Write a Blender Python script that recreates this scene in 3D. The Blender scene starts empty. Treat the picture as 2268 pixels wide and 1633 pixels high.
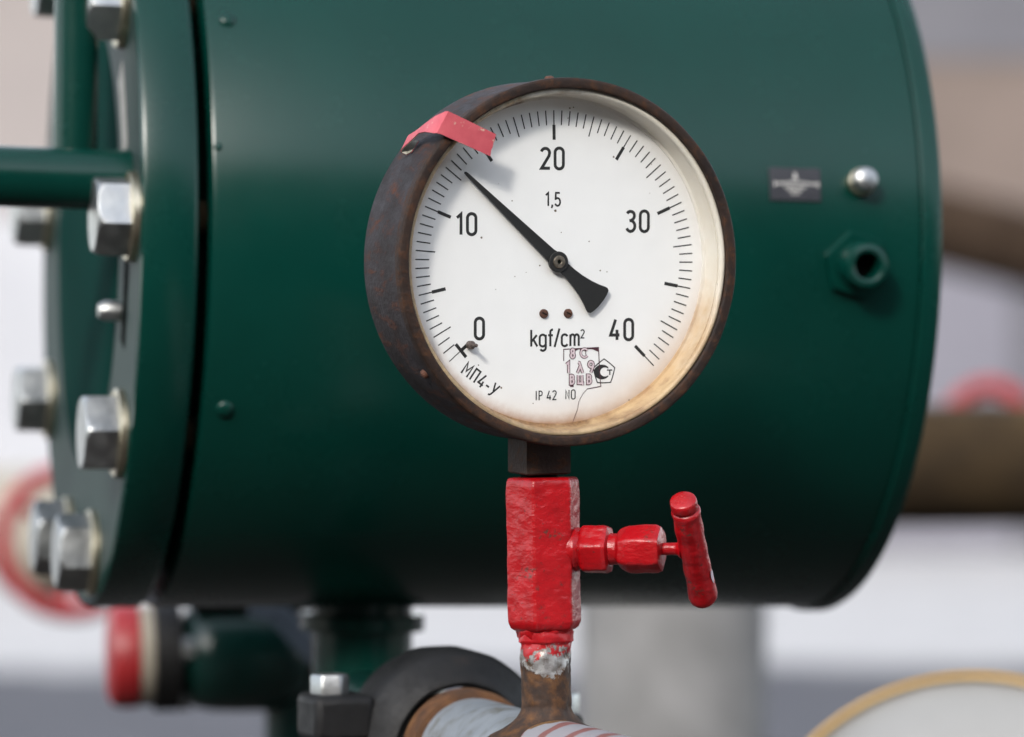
import bpy, bmesh, math, random
from mathutils import Vector, Matrix, Euler, noise

random.seed(4)
R_ = math.radians
scene = bpy.context.scene
COL = scene.collection

# ------------------------------------------------------------------ camera, sky, sun, exposure
CAM_H = 1.10
cam_d = bpy.data.cameras.new('camera')
cam = bpy.data.objects.new('camera', cam_d)
COL.objects.link(cam)
cam.location = (0, 0, CAM_H)
cam.rotation_euler = (R_(90), 0, 0)
cam_d.sensor_width = 36
cam_d.lens = 135
cam_d.clip_start = 0.05
cam_d.clip_end = 500
cam_d.dof.use_dof = True
cam_d.dof.focus_distance = 1.688
cam_d.dof.aperture_fstop = 5.6
cam_d.dof.aperture_blades = 9
scene.camera = cam

SUN_EL, SUN_AZ = 31.0, 201.0       # azimuth clockwise from +Y: behind the camera, to its left
world = bpy.data.worlds.new('World')
scene.world = world
world.use_nodes = True
wn = world.node_tree.nodes; wl = world.node_tree.links
wn.clear()
sky = wn.new('ShaderNodeTexSky'); sky.sky_type = 'NISHITA'
sky.sun_disc = False
sky.sun_elevation = R_(SUN_EL); sky.sun_rotation = R_(SUN_AZ)
sky.altitude = 100; sky.air_density = 1.0; sky.dust_density = 1.3; sky.ozone_density = 1.0
hs = wn.new('ShaderNodeHueSaturation'); hs.inputs['Saturation'].default_value = 0.42
bg = wn.new('ShaderNodeBackground'); bg.inputs['Strength'].default_value = 0.145
wo = wn.new('ShaderNodeOutputWorld')
wl.new(sky.outputs[0], hs.inputs['Color']); wl.new(hs.outputs[0], bg.inputs['Color']); wl.new(bg.outputs[0], wo.inputs['Surface'])

sd = bpy.data.lights.new('sun', 'SUN'); sd.energy = 0.7; sd.angle = R_(6.5); sd.color = (1.0, 0.95, 0.88)
sun = bpy.data.objects.new('sun', sd); COL.objects.link(sun)
az, el = R_(SUN_AZ), R_(SUN_EL)
sdir = Vector((math.sin(az)*math.cos(el), math.cos(az)*math.cos(el), math.sin(el)))
sun.rotation_euler = sdir.to_track_quat('Z', 'Y').to_euler()
sun.location = sdir*30

scene.render.engine = 'CYCLES'
scene.view_settings.view_transform = 'Standard'
scene.view_settings.look = 'None'
scene.view_settings.exposure = 1.7
scene.view_settings.gamma = 1.0
scene.view_settings.use_curve_mapping = False

# ------------------------------------------------------------------ helpers
K = 36.0/135.0/2268.0              # metres per photo unit per metre of distance
def P(px, py, d):
    return Vector(((px-1134)*K*d, d, CAM_H+(816.5-py)*K*d))

def tag(o, label=None, cat=None, group=None, kind=None):
    if label: o['label'] = label
    if cat: o['category'] = cat
    if group: o['group'] = group
    if kind: o['kind'] = kind
    return o

def empty(name, loc, rot=(0, 0, 0), label=None, cat=None, group=None):
    o = bpy.data.objects.new(name, None)
    o.empty_display_size = 0.02
    COL.objects.link(o)
    o.location = loc; o.rotation_euler = rot
    return tag(o, label, cat, group)

def link(name, bm, mat, parent=None, smooth=35, bevel=0.0, seg=2, weld=True):
    if weld:
        bmesh.ops.remove_doubles(bm, verts=bm.verts, dist=1e-7)
    bmesh.ops.recalc_face_normals(bm, faces=bm.faces)
    me = bpy.data.meshes.new(name)
    bm.to_mesh(me); bm.free()
    if smooth is not None:
        me.shade_smooth()
        me.set_sharp_from_angle(angle=R_(smooth))
    me.materials.append(mat)
    o = bpy.data.objects.new(name, me)
    COL.objects.link(o)
    if parent: o.parent = parent
    if bevel:
        b = o.modifiers.new('bevel', 'BEVEL'); b.width = bevel; b.segments = seg
        b.limit_method = 'ANGLE'; b.angle_limit = R_(40); b.harden_normals = False
    return o

def frame(axis):
    a = Vector(axis).normalized()
    h = Vector((0, 0, 1)) if abs(a.z) < 0.9 else Vector((1, 0, 0))
    u = h.cross(a).normalized(); v = a.cross(u)
    return a, u, v

def lathe(bm, prof, origin=(0, 0, 0), axis=(0, 0, 1), n=64, rfun=None, close_ends=True, disp=None):
    """prof: list of (radius, distance along the axis)."""
    a, u, v = frame(axis); o = Vector(origin)
    rings = []
    for r, t in prof:
        ring = []
        for i in range(n):
            th = 2*math.pi*i/n
            rr = r*(rfun(th) if rfun else 1.0)
            p = o+a*t+(u*math.cos(th)+v*math.sin(th))*rr
            if disp: p = p+(u*math.cos(th)+v*math.sin(th))*disp(p)
            ring.append(bm.verts.new(p))
        rings.append(ring)
    for k in range(len(rings)-1):
        A, B = rings[k], rings[k+1]
        for i in range(n):
            j = (i+1) % n
            bm.faces.new((A[i], A[j], B[j], B[i]))
    if close_ends:
        bm.faces.new(list(reversed(rings[0]))); bm.faces.new(rings[-1])
    return bm

def ring_lathe(bm, prof, origin=(0, 0, 0), axis=(0, 0, 1), n=96, disp=None):
    """closed profile loop turned into a ring."""
    a, u, v = frame(axis); o = Vector(origin)
    m = len(prof); grid = []
    for i in range(n):
        th = 2*math.pi*i/n
        d = u*math.cos(th)+v*math.sin(th)
        grid.append([bm.verts.new(o+a*t+d*r) for r, t in prof])
    for i in range(n):
        j = (i+1) % n
        for k in range(m):
            l = (k+1) % m
            bm.faces.new((grid[i][k], grid[j][k], grid[j][l], grid[i][l]))
    if disp:
        for col in grid:
            for vt in col:
                vt.co += disp(vt.co)
    return bm

def poly_r(sides, p=30, rot=0.0):
    """unit apothem polygon with rounded corners."""
    def f(th):
        s = 0.0
        for k in range(sides):
            c = math.cos(th-rot-2*math.pi*k/sides)
            if c > 0: s += c**p
        return s**(-1.0/p)
    return f

def tube(bm, pts, r, n=24, caps=True):
    pts = [Vector(p) for p in pts]
    rings = []
    up = None
    for i, p in enumerate(pts):
        d = (pts[min(i+1, len(pts)-1)]-pts[max(i-1, 0)]).normalized()
        if up is None:
            a, u, v = frame(d)
        else:
            u = (up-d*up.dot(d)).normalized(); v = d.cross(u)
        up = u
        rr = r[i] if isinstance(r, (list, tuple)) else r
        rings.append([bm.verts.new(p+(u*math.cos(2*math.pi*k/n)+v*math.sin(2*math.pi*k/n))*rr) for k in range(n)])
    for A, B in zip(rings, rings[1:]):
        for i in range(n):
            j = (i+1) % n
            bm.faces.new((A[i], A[j], B[j], B[i]))
    if caps:
        bm.faces.new(list(reversed(rings[0]))); bm.faces.new(rings[-1])
    return bm

def box(bm, c, s, rot=None):
    c = Vector(c); vs = []
    for x in (-1, 1):
        for y in (-1, 1):
            for z in (-1, 1):
                d = Vector((x*s[0]/2, y*s[1]/2, z*s[2]/2))
                if rot: d = rot @ d
                vs.append(bm.verts.new(c+d))
    for f in ((0, 1, 3, 2), (4, 6, 7, 5), (0, 4, 5, 1), (2, 3, 7, 6), (0, 2, 6, 4), (1, 5, 7, 3)):
        bm.faces.new([vs[i] for i in f])
    return bm

def torus(bm, c, axis, R, r, n=64, m=16):
    prof = [(R+r*math.cos(2*math.pi*k/m), r*math.sin(2*math.pi*k/m)) for k in range(m)]
    return ring_lathe(bm, prof, c, axis, n)

def nz(p, s, seed=0.0):
    return noise.noise(Vector(p)*s+Vector((seed, seed*1.7, -seed)))

# ------------------------------------------------------------------ materials
def new_mat(name):
    m = bpy.data.materials.new(name); m.use_nodes = True
    nt = m.node_tree
    b = nt.nodes['Principled BSDF']
    return m, nt, b

def N(nt, t, **kw):
    n = nt.nodes.new(t)
    for k, v in kw.items():
        if k in n.inputs: n.inputs[k].default_value = v
        else: setattr(n, k, v)
    return n

def ramp(nt, stops, src=None, interp='LINEAR'):
    r = nt.nodes.new('ShaderNodeValToRGB'); r.color_ramp.interpolation = interp
    el = r.color_ramp.elements
    while len(el) < len(stops): el.new(0.5)
    for e, (p, c) in zip(el, stops):
        e.position = p
        e.color = (c, c, c, 1) if isinstance(c, (int, float)) else (*c, 1)
    if src is not None: nt.links.new(src, r.inputs[0])
    return r

def coords(nt, scale=None):
    tc = nt.nodes.new('ShaderNodeTexCoord')
    if scale is None: return tc.outputs['Object']
    mp = nt.nodes.new('ShaderNodeMapping'); mp.inputs['Scale'].default_value = scale
    nt.links.new(tc.outputs['Object'], mp.inputs[0])
    return mp.outputs[0]

def noise_tex(nt, vec, scale, detail=5, rough=0.6, dist=0.0):
    n = N(nt, 'ShaderNodeTexNoise', Scale=scale, Detail=detail, Roughness=rough, Distortion=dist)
    nt.links.new(vec, n.inputs['Vector'])
    return n.outputs['Fac']

def mix(nt, fac, a, b):
    m = nt.nodes.new('ShaderNodeMix'); m.data_type = 'RGBA'
    for s, v in ((0, fac), (6, a), (7, b)):
        if isinstance(v, bpy.types.NodeSocket): nt.links.new(v, m.inputs[s])
        elif isinstance(v, (int, float)): m.inputs[s].default_value = v
        else: m.inputs[s].default_value = (*v, 1)
    return m.outputs[2]

def math_(nt, op, a, b=None, clamp=False):
    m = nt.nodes.new('ShaderNodeMath'); m.operation = op; m.use_clamp = clamp
    for i, v in enumerate((a, b)):
        if v is None: continue
        if isinstance(v, bpy.types.NodeSocket): nt.links.new(v, m.inputs[i])
        else: m.inputs[i].default_value = v
    return m.outputs[0]

def bump(nt, b, h, strength=0.3, dist=0.001):
    bp = N(nt, 'ShaderNodeBump', Strength=strength, Distance=dist)
    nt.links.new(h, bp.inputs['Height']); nt.links.new(bp.outputs[0], b.inputs['Normal'])

def nmat(name, stops, scale=40, detail=6, rough=0.5, rough2=None, metal=0.0, bstr=0.0, bscale=None, bdist=0.001,
         stretch=None, coat=0.0, spec=0.5, dist=0.0):
    m, nt, b = new_mat(name)
    vec = coords(nt, stretch)
    f = noise_tex(nt, vec, scale, detail, dist=dist)
    r = ramp(nt, stops, f)
    nt.links.new(r.outputs[0], b.inputs['Base Color'])
    b.inputs['Metallic'].default_value = metal
    b.inputs['Specular IOR Level'].default_value = spec
    b.inputs['Coat Weight'].default_value = coat
    if rough2 is not None:
        f2 = noise_tex(nt, coords(nt), scale*2.3, 4)
        rr = ramp(nt, [(0.3, rough), (0.7, rough2)], f2)
        nt.links.new(rr.outputs[0], b.inputs['Roughness'])
    else:
        b.inputs['Roughness'].default_value = rough
    if bstr:
        bump(nt, b, noise_tex(nt, coords(nt), bscale or scale*3, 5), bstr, bdist)
    return m

M = {}
M['green'] = nmat('green_paint', [(0.3, (0.0002, 0.0265, 0.0192)), (0.7, (0.0004, 0.033, 0.024))], 9, 4, rough=0.23, rough2=0.29, bstr=0.04, bscale=60, bdist=0.0008, spec=0.33)
M['green_matt'] = nmat('matt_green_paint', [(0.3, (0.001, 0.024, 0.019)), (0.7, (0.0015, 0.032, 0.025))], 12, 4, rough=0.9, spec=0.03)
M['green_face'] = nmat('flange_face_paint', [(0.3, (0.010, 0.026, 0.022)), (0.7, (0.016, 0.036, 0.031))], 30, 5, rough=0.62, spec=0.3)
M['green_dark'] = nmat('dark_green_paint', [(0.3, (0.002, 0.02, 0.016)), (0.7, (0.003, 0.03, 0.024))], 30, 4, rough=0.28, bstr=0.15, bscale=90)
M['gap'] = nmat('recess_dark', [(0.3, (0.004, 0.006, 0.005)), (0.7, (0.008, 0.01, 0.009))], 30, 4, rough=0.8, spec=0.02)  # near-black, also paints the shade inside slots and recesses
M['zinc'] = nmat('zinc_plate', [(0.3, (0.3034, 0.3107, 0.3107)), (0.7, (0.448, 0.4552, 0.448))], 55, 5, rough=0.30, rough2=0.52, metal=1.0, bstr=0.2, bscale=200)
M['washer'] = nmat('yellow_zinc', [(0.3, (0.42, 0.37, 0.26)), (0.7, (0.6, 0.55, 0.42))], 70, 5, rough=0.35, metal=1.0)
M['black_iron'] = nmat('black_iron', [(0.3, (0.003, 0.003, 0.0033)), (0.6, (0.0066, 0.0063, 0.0063)), (0.78, (0.024, 0.0156, 0.0108))], 60, 7, rough=0.5, rough2=0.7, bstr=0.5, bscale=160, spec=0.35)
M['rust_pipe'] = nmat('rusty_pipe', [(0.3, (0.014, 0.009, 0.005)), (0.55, (0.045, 0.028, 0.012)), (0.75, (0.10, 0.066, 0.026))], 7, 6, rough=0.85, spec=0.2)
M['rust_dark'] = nmat('dark_rust_pipe', [(0.3, (0.022, 0.014, 0.009)), (0.7, (0.05, 0.033, 0.022))], 4, 6, rough=0.9, spec=0.1)
M['rust'] = nmat('orange_rust', [(0.32, (0.03, 0.014, 0.007)), (0.55, (0.10, 0.040, 0.012)), (0.75, (0.20, 0.09, 0.028))], 70, 7, rough=0.8, bstr=0.5, bscale=400)
M['rust_screw'] = nmat('rust_screw', [(0.3, (0.048, 0.021, 0.0132)), (0.7, (0.12, 0.045, 0.024))], 500, 5, rough=0.8, bstr=0.4, bscale=900)
M['concrete'] = nmat('column_concrete', [(0.3, (0.15, 0.147, 0.142)), (0.7, (0.235, 0.23, 0.225))], 16, 7, rough=0.85, bstr=0.3, bscale=60)
M['insul'] = nmat('insulation_cap', [(0.3, (0.198, 0.198, 0.1925)), (0.62, (0.253, 0.253, 0.2475)), (0.75, (0.33, 0.33, 0.33))], 14, 6, rough=0.5)
M['yellow'] = nmat('yellow_paint', [(0.3, (0.66, 0.38, 0.09)), (0.7, (0.74, 0.47, 0.15))], 25, 5, rough=0.5)
M['red_far'] = nmat('red_wheel_paint', [(0.3, (0.24, 0.010, 0.013)), (0.7, (0.33, 0.018, 0.02))], 30, 4, rough=0.45)
M['cream'] = nmat('cream_paint', [(0.3, (0.273, 0.2405, 0.1885)), (0.7, (0.338, 0.3055, 0.247))], 20, 5, rough=0.6)
M['wall_beige'] = nmat('beige_wall', [(0.3, (0.124, 0.0961, 0.0806)), (0.7, (0.1612, 0.124, 0.1054))], 1.2, 6, rough=0.9)
M['wall_pink'] = nmat('pale_wall', [(0.3, (0.231, 0.2035, 0.1925)), (0.7, (0.275, 0.242, 0.2255))], 1.2, 6, rough=0.9)
M['wall_white'] = nmat('white_wall', [(0.3, (0.33, 0.33, 0.345)), (0.7, (0.42, 0.42, 0.435))], 1.0, 6, rough=0.9)
M['wall_grey'] = nmat('grey_wall', [(0.3, (0.0935, 0.09075, 0.1018)), (0.7, (0.121, 0.1183, 0.1293))], 1.0, 6, rough=0.9)
M['skyline_block'] = nmat('skyline_dark', [(0.3, (0.012, 0.0088, 0.0072)), (0.7, (0.024, 0.0168, 0.0136))], 1.5, 6, rough=0.9)
M['skyline_block_top'] = nmat('skyline_top_dark', [(0.3, (0.015, 0.015, 0.015)), (0.7, (0.025, 0.025, 0.025))], 1.5, 6, rough=0.8)
M['roof'] = nmat('roof_sheet', [(0.3, (0.132, 0.126, 0.15)), (0.7, (0.18, 0.174, 0.198))], 2.0, 5, rough=0.6)
M['ink'] = nmat('black_ink', [(0.35, (0.010, 0.010, 0.010)), (0.62, (0.018, 0.018, 0.017)), (0.74, (0.07, 0.07, 0.068))], 900, 4, rough=0.6)
M['needle'] = nmat('needle_paint', [(0.3, (0.008, 0.008, 0.008)), (0.66, (0.014, 0.014, 0.013)), (0.76, (0.06, 0.058, 0.055))], 1300, 3, rough=0.5)
M['hubmetal'] = nmat('worn_brass', [(0.3, (0.1, 0.085, 0.065)), (0.7, (0.3, 0.26, 0.21))], 600, 4, rough=0.45, metal=0.8)
M['pin'] = nmat('pin_steel', [(0.3, (0.06, 0.045, 0.04)), (0.7, (0.15, 0.12, 0.11))], 500, 4, rough=0.6, metal=0.3)
M['stamp_ink'] = nmat('purple_ink', [(0.3, (0.035, 0.008, 0.016)), (0.6, (0.07, 0.02, 0.03)), (0.75, (0.2, 0.09, 0.11))], 900, 5, rough=0.6)
M['stamp_pale'] = nmat('pale_ink', [(0.3, (0.52, 0.40, 0.43)), (0.7, (0.68, 0.58, 0.60))], 600, 4, rough=0.6)
M['speck'] = nmat('dirt_speck', [(0.3, (0.06, 0.045, 0.03)), (0.7, (0.22, 0.18, 0.13))], 900, 4, rough=0.8)
M['highlight_bar'] = nmat('blue_grey_highlight', [(0.3, (0.10, 0.125, 0.16)), (0.7, (0.17, 0.20, 0.25))], 60, 4, rough=0.3)  # bluish highlight of the valve body as a colour
M['plate'] = nmat('plate_black', [(0.3, (0.016, 0.016, 0.02)), (0.7, (0.028, 0.027, 0.032))], 100, 4, rough=0.4)
M['plate_ink'] = nmat('plate_lettering', [(0.3, (0.34, 0.33, 0.31)), (0.7, (0.45, 0.44, 0.41))], 300, 4, rough=0.5)
M['pale_metal'] = nmat('pale_metal', [(0.3, (0.18, 0.168, 0.144)), (0.7, (0.3, 0.282, 0.252))], 120, 5, rough=0.5)

# gauge case: dark paint, sky sheen put into the colour as slate tone, rust freckles and streaks
def case_mat(name, base1, base2, rust, rust_lo, streak):
    m, nt, b = new_mat(name)
    v = coords(nt)
    big = noise_tex(nt, v, 38, 6, 0.62)
    c = ramp(nt, [(0.32, base1), (0.66, base2)], big).outputs[0]
    fine = noise_tex(nt, coords(nt, streak), 150, 8, 0.72, 0.3)
    mask = ramp(nt, [(rust_lo, 0.0), (rust_lo+0.13, 0.85)], fine).outputs[0]
    c = mix(nt, mask, c, ramp(nt, [(0.3, rust), (0.7, tuple(x*0.45 for x in rust))], noise_tex(nt, v, 420, 5)).outputs[0])
    dots = noise_tex(nt, v, 520, 3, 0.5)
    c = mix(nt, ramp(nt, [(0.66, 0.0), (0.72, 0.8)], dots).outputs[0], c, (0.018, 0.012, 0.011))
    nt.links.new(c, b.inputs['Base Color'])
    b.inputs['Specular IOR Level'].default_value = 0.22
    rr = ramp(nt, [(0.3, 0.5), (0.7, 0.8)], fine)
    nt.links.new(rr.outputs[0], b.inputs['Roughness'])
    bump(nt, b, math_(nt, 'ADD', fine, math_(nt, 'MULTIPLY', dots, 0.8)), 0.6, 0.0006)
    return m
M['case'] = case_mat('gauge_case', (0.012, 0.0082, 0.0072), (0.036, 0.031, 0.034), (0.12, 0.042, 0.02), 0.53, (1, 0.4, 1))
M['bezel'] = case_mat('gauge_bezel', (0.011, 0.007, 0.006), (0.036, 0.021, 0.015), (0.085, 0.036, 0.016), 0.49, (1, 1, 1))
M['socket'] = case_mat('brown_steel', (0.022, 0.012, 0.009), (0.05, 0.030, 0.021), (0.12, 0.045, 0.014), 0.52, (1, 1, 1))

# dial: white enamel, specks, rust bleeding in from the rim
def dial_mat(name, base, inner, outer, ring=False):
    m, nt, b = new_mat(name)
    tc = nt.nodes.new('ShaderNodeTexCoord')
    sp = nt.nodes.new('ShaderNodeSeparateXYZ'); nt.links.new(tc.outputs['Object'], sp.inputs[0])
    x, z = sp.outputs[0], sp.outputs[2]
    r = math_(nt, 'SQRT', math_(nt, 'ADD', math_(nt, 'MULTIPLY', x, x), math_(nt, 'MULTIPLY', z, z)))
    n1 = noise_tex(nt, tc.outputs['Object'], 70, 6, 0.6)
    n2 = noise_tex(nt, tc.outputs['Object'], 380, 5, 0.65)
    rn = math_(nt, 'ADD', r, math_(nt, 'MULTIPLY', math_(nt, 'SUBTRACT', n1, 0.5), 0.0045))
    rn = math_(nt, 'ADD', rn, math_(nt, 'MULTIPLY', math_(nt, 'SUBTRACT', n2, 0.5), 0.0022))
    c = mix(nt, ramp(nt, [(0.35, 0.0), (0.75, 1.0)], n1).outputs[0], base, tuple(q*0.965 for q in base))
    # how dirty this side is: the lower half and the left edge
    low = ramp(nt, [(0.30, 1.0), (0.62, 0.12)], math_(nt, 'ADD', math_(nt, 'MULTIPLY', z, 6.0), 0.5)).outputs[0]
    right = ramp(nt, [(0.62, 0.0), (0.92, 1.0)], math_(nt, 'ADD', math_(nt, 'MULTIPLY', math_(nt, 'SUBTRACT', math_(nt, 'MULTIPLY', x, 0.55), z), 4.6), 0.45)).outputs[0]
    mr = nt.nodes.new('ShaderNodeMapRange'); mr.inputs[1].default_value = inner; mr.inputs[2].default_value = outer
    nt.links.new(rn, mr.inputs[0])
    e = mr.outputs[0]
    tan = math_(nt, 'MULTIPLY', math_(nt, 'POWER', e, 1.6), math_(nt, 'MULTIPLY', low, right), True)
    c = mix(nt, math_(nt, 'MULTIPLY', tan, 1.0, True), c, (0.42, 0.25, 0.12))
    if not ring:
        mr2 = nt.nodes.new('ShaderNodeMapRange'); mr2.inputs[1].default_value = 0.0655; mr2.inputs[2].default_value = 0.0722
        nt.links.new(rn, mr2.inputs[0])
        side = ramp(nt, [(0.38, 0.12), (0.62, 1.0)], math_(nt, 'ADD', math_(nt, 'MULTIPLY', math_(nt, 'ADD', math_(nt, 'MULTIPLY', x, 0.8), math_(nt, 'MULTIPLY', z, 0.45)), -5.0), 0.45)).outputs[0]
        c = mix(nt, math_(nt, 'MULTIPLY', math_(nt, 'POWER', mr2.outputs[0], 1.6), math_(nt, 'MULTIPLY', side, 0.9), True), c, (0.30, 0.13, 0.035))
    if ring:
        ang = math_(nt, 'ADD', math_(nt, 'MULTIPLY', x, 0.45), z)          # most negative at the bottom and bottom left
        bl = ramp(nt, [(0.32, 1.0), (0.62, 0.0)], math_(nt, 'ADD', math_(nt, 'MULTIPLY', ang, 5.5), math_(nt, 'MULTIPLY', n1, 0.9))).outputs[0]
        lf = ramp(nt, [(0.30, 1.0), (0.50, 0.0)], math_(nt, 'ADD', math_(nt, 'MULTIPLY', math_(nt, 'ADD', x, math_(nt, 'MULTIPLY', z, 0.35)), 4.0), math_(nt, 'MULTIPLY', n1, 0.8))).outputs[0]
        lip = nt.nodes.new('ShaderNodeMapRange'); lip.inputs[1].default_value = 0.0715; lip.inputs[2].default_value = 0.0755
        nt.links.new(rn, lip.inputs[0])
        c = mix(nt, math_(nt, 'MULTIPLY', bl, 0.62), c, (0.50, 0.31, 0.12))
        c = mix(nt, math_(nt, 'MULTIPLY', lf, 0.95), c, ramp(nt, [(0.35, (0.10, 0.045, 0.018)), (0.65, (0.30, 0.16, 0.06))], n2).outputs[0])
        streak = ramp(nt, [(0.44, 0.0), (0.62, 0.75)], noise_tex(nt, tc.outputs['Object'], 55, 6, 0.65, 0.5)).outputs[0]
        c = mix(nt, math_(nt, 'MULTIPLY', streak, math_(nt, 'MULTIPLY', low, right)), c, (0.27, 0.13, 0.06))
        c = mix(nt, math_(nt, 'MULTIPLY', lip.outputs[0], 0.35), c, (0.66, 0.56, 0.36))
    # specks
    s1 = N(nt, 'ShaderNodeTexVoronoi', Scale=150.0); nt.links.new(tc.outputs['Object'], s1.inputs['Vector'])
    sep = nt.nodes.new('ShaderNodeSeparateColor'); nt.links.new(s1.outputs['Color'], sep.inputs[0])
    rad = math_(nt, 'MULTIPLY', math_(nt, 'SUBTRACT', sep.outputs[0], 0.6), 0.14)
    spk = math_(nt, 'LESS_THAN', s1.outputs['Distance'], rad)
    c = mix(nt, math_(nt, 'MULTIPLY', spk, 0.55), c, (0.2, 0.17, 0.13))
    s2 = noise_tex(nt, tc.outputs['Object'], 900, 3, 0.6)
    c = mix(nt, ramp(nt, [(0.70, 0.0), (0.76, 0.45)], s2).outputs[0], c, (0.3, 0.26, 0.2))
    nt.links.new(c, b.inputs['Base Color'])
    b.inputs['Roughness'].default_value = 0.5
    bump(nt, b, n2, 0.04, 0.0005)
    return m
M['dial'] = dial_mat('dial_enamel', (0.80, 0.80, 0.785), 0.052, 0.074)
M['gasket'] = dial_mat('white_gasket', (0.70, 0.685, 0.64), 0.058, 0.071, ring=True)

# cover glass: clear pane with a real reflection
def glass_mat():
    m = bpy.data.materials.new('cover_glass'); m.use_nodes = True
    nt = m.node_tree; nt.nodes.clear()
    out = nt.nodes.new('ShaderNodeOutputMaterial')
    tr = nt.nodes.new('ShaderNodeBsdfTransparent'); tr.inputs[0].default_value = (0.985, 0.987, 0.985, 1)
    gl = nt.nodes.new('ShaderNodeBsdfGlossy'); gl.inputs['Roughness'].default_value = 0.06
    fr = nt.nodes.new('ShaderNodeFresnel')
    ge = nt.nodes.new('ShaderNodeNewGeometry')          # a thin pane: the same reflection from both sides
    nt.links.new(math_(nt, 'ADD', math_(nt, 'MULTIPLY', ge.outputs['Backfacing'], 1/1.35-1.35), 1.35), fr.inputs['IOR'])
    mx = nt.nodes.new('ShaderNodeMixShader')
    nt.links.new(fr.outputs[0], mx.inputs[0]); nt.links.new(tr.outputs[0], mx.inputs[1]); nt.links.new(gl.outputs[0], mx.inputs[2])
    nt.links.new(mx.outputs[0], out.inputs[0])
    return m
M['glass'] = glass_mat()

# thick brushed red enamel
def red_mat():
    m, nt, b = new_mat('red_enamel')
    v = coords(nt)
    n1 = noise_tex(nt, v, 90, 6, 0.6)
    c = ramp(nt, [(0.3, (0.26, 0.001, 0.003)), (0.6, (0.36, 0.0015, 0.005)), (0.8, (0.41, 0.006, 0.010))], n1).outputs[0]
    pits = noise_tex(nt, v, 420, 5, 0.6)
    c = mix(nt, ramp(nt, [(0.64, 0.0), (0.70, 0.75)], pits).outputs[0], c, (0.06, 0.022, 0.018))
    worn = math_(nt, 'MULTIPLY', ramp(nt, [(0.60, 0.0), (0.66, 1.0)], noise_tex(nt, v, 75, 3, 0.5)).outputs[0], ramp(nt, [(0.50, 0.0), (0.60, 0.8)], noise_tex(nt, v, 650, 4, 0.65)).outputs[0])
    c = mix(nt, worn, c, (0.055, 0.032, 0.024))
    nt.links.new(c, b.inputs['Base Color'])
    b.inputs['Roughness'].default_value = 0.34
    st = noise_tex(nt, coords(nt, (1.0, 1.0, 1.6)), 150, 3, 0.5)
    h = math_(nt, 'ADD', st, math_(nt, 'MULTIPLY', pits, 0.25))
    bump(nt, b, h, 0.5, 0.0014)
    return m
M['red'] = red_mat()

# marker clip: faded pink red paint with chips to bare metal
def clip_mat():
    m, nt, b = new_mat('faded_red_paint')
    v = coords(nt)
    c = ramp(nt, [(0.3, (0.44, 0.062, 0.08)), (0.7, (0.54, 0.098, 0.115))], noise_tex(nt, v, 120, 4)).outputs[0]
    c = mix(nt, ramp(nt, [(0.62, 0.0), (0.66, 0.9)], noise_tex(nt, v, 380, 5, 0.65)).outputs[0], c, (0.55, 0.40, 0.30))
    nt.links.new(c, b.inputs['Base Color']); b.inputs['Roughness'].default_value = 0.45
    return m
M['clip'] = clip_mat()
M['clip_back'] = nmat('bare_clip_metal', [(0.3, (0.238, 0.224, 0.175)), (0.7, (0.336, 0.322, 0.266))], 250, 5, rough=0.55)

# nipple: rust below, silver sealant and red paint runs above (object z = height above pipe axis)
def nipple_mat():
    m, nt, b = new_mat('rusty_nipple')
    tc = nt.nodes.new('ShaderNodeTexCoord')
    sp = nt.nodes.new('ShaderNodeSeparateXYZ'); nt.links.new(tc.outputs['Object'], sp.inputs[0])
    v = tc.outputs['Object']
    n1 = noise_tex(nt, v, 120, 6, 0.62); n2 = noise_tex(nt, coords(nt, (1, 1, 0.45)), 150, 5, 0.6)
    c = ramp(nt, [(0.32, (0.011, 0.006, 0.004)), (0.48, (0.035, 0.015, 0.006)), (0.6, (0.085, 0.034, 0.008)), (0.68, (0.12, 0.05, 0.011)), (0.76, (0.30, 0.20, 0.085))], n1).outputs[0]
    hz = math_(nt, 'ADD', sp.outputs[2], math_(nt, 'MULTIPLY', math_(nt, 'SUBTRACT', noise_tex(nt, coords(nt, (1, 1, 0.6)), 85, 6, 0.65, 0.4), 0.5), 0.055))
    silver = ramp(nt, [(0.497, 0.0), (0.503, 1.0)], math_(nt, 'ADD', math_(nt, 'MULTIPLY', math_(nt, 'SUBTRACT', hz, 0.0495), 10.0), 0.5)).outputs[0]
    scol = ramp(nt, [(0.3, (0.10, 0.075, 0.055)), (0.45, (0.26, 0.25, 0.24)), (0.7, (0.44, 0.44, 0.43))], noise_tex(nt, v, 190, 6, 0.65)).outputs[0]
    rusty = ramp(nt, [(0.52, 0.0), (0.60, 0.9)], noise_tex(nt, v, 135, 6, 0.7, 0.4)).outputs[0]
    scol = mix(nt, rusty, scol, (0.085, 0.045, 0.018))
    c = mix(nt, silver, c, scol)
    hz2 = math_(nt, 'ADD', sp.outputs[2], math_(nt, 'MULTIPLY', math_(nt, 'SUBTRACT', noise_tex(nt, v, 150, 6, 0.68), 0.5), 0.030))
    redm = ramp(nt, [(0.495, 0.0), (0.505, 1.0)], math_(nt, 'ADD', math_(nt, 'MULTIPLY', math_(nt, 'SUBTRACT', hz2, 0.0570), 10.0), 0.5)).outputs[0]
    c = mix(nt, redm, c, (0.36, 0.004, 0.008))
    nt.links.new(c, b.inputs['Base Color'])
    rg = mix(nt, silver, (0.75, 0.75, 0.75), (0.4, 0.4, 0.4)); nt.links.new(rg, b.inputs['Roughness'])
    nt.links.new(math_(nt, 'MULTIPLY', math_(nt, 'SUBTRACT', silver, redm, True), 0.4), b.inputs['Metallic'])
    bump(nt, b, math_(nt, 'ADD', n1, math_(nt, 'MULTIPLY', silver, 0.4)), 0.6, 0.0012)
    return m
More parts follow.
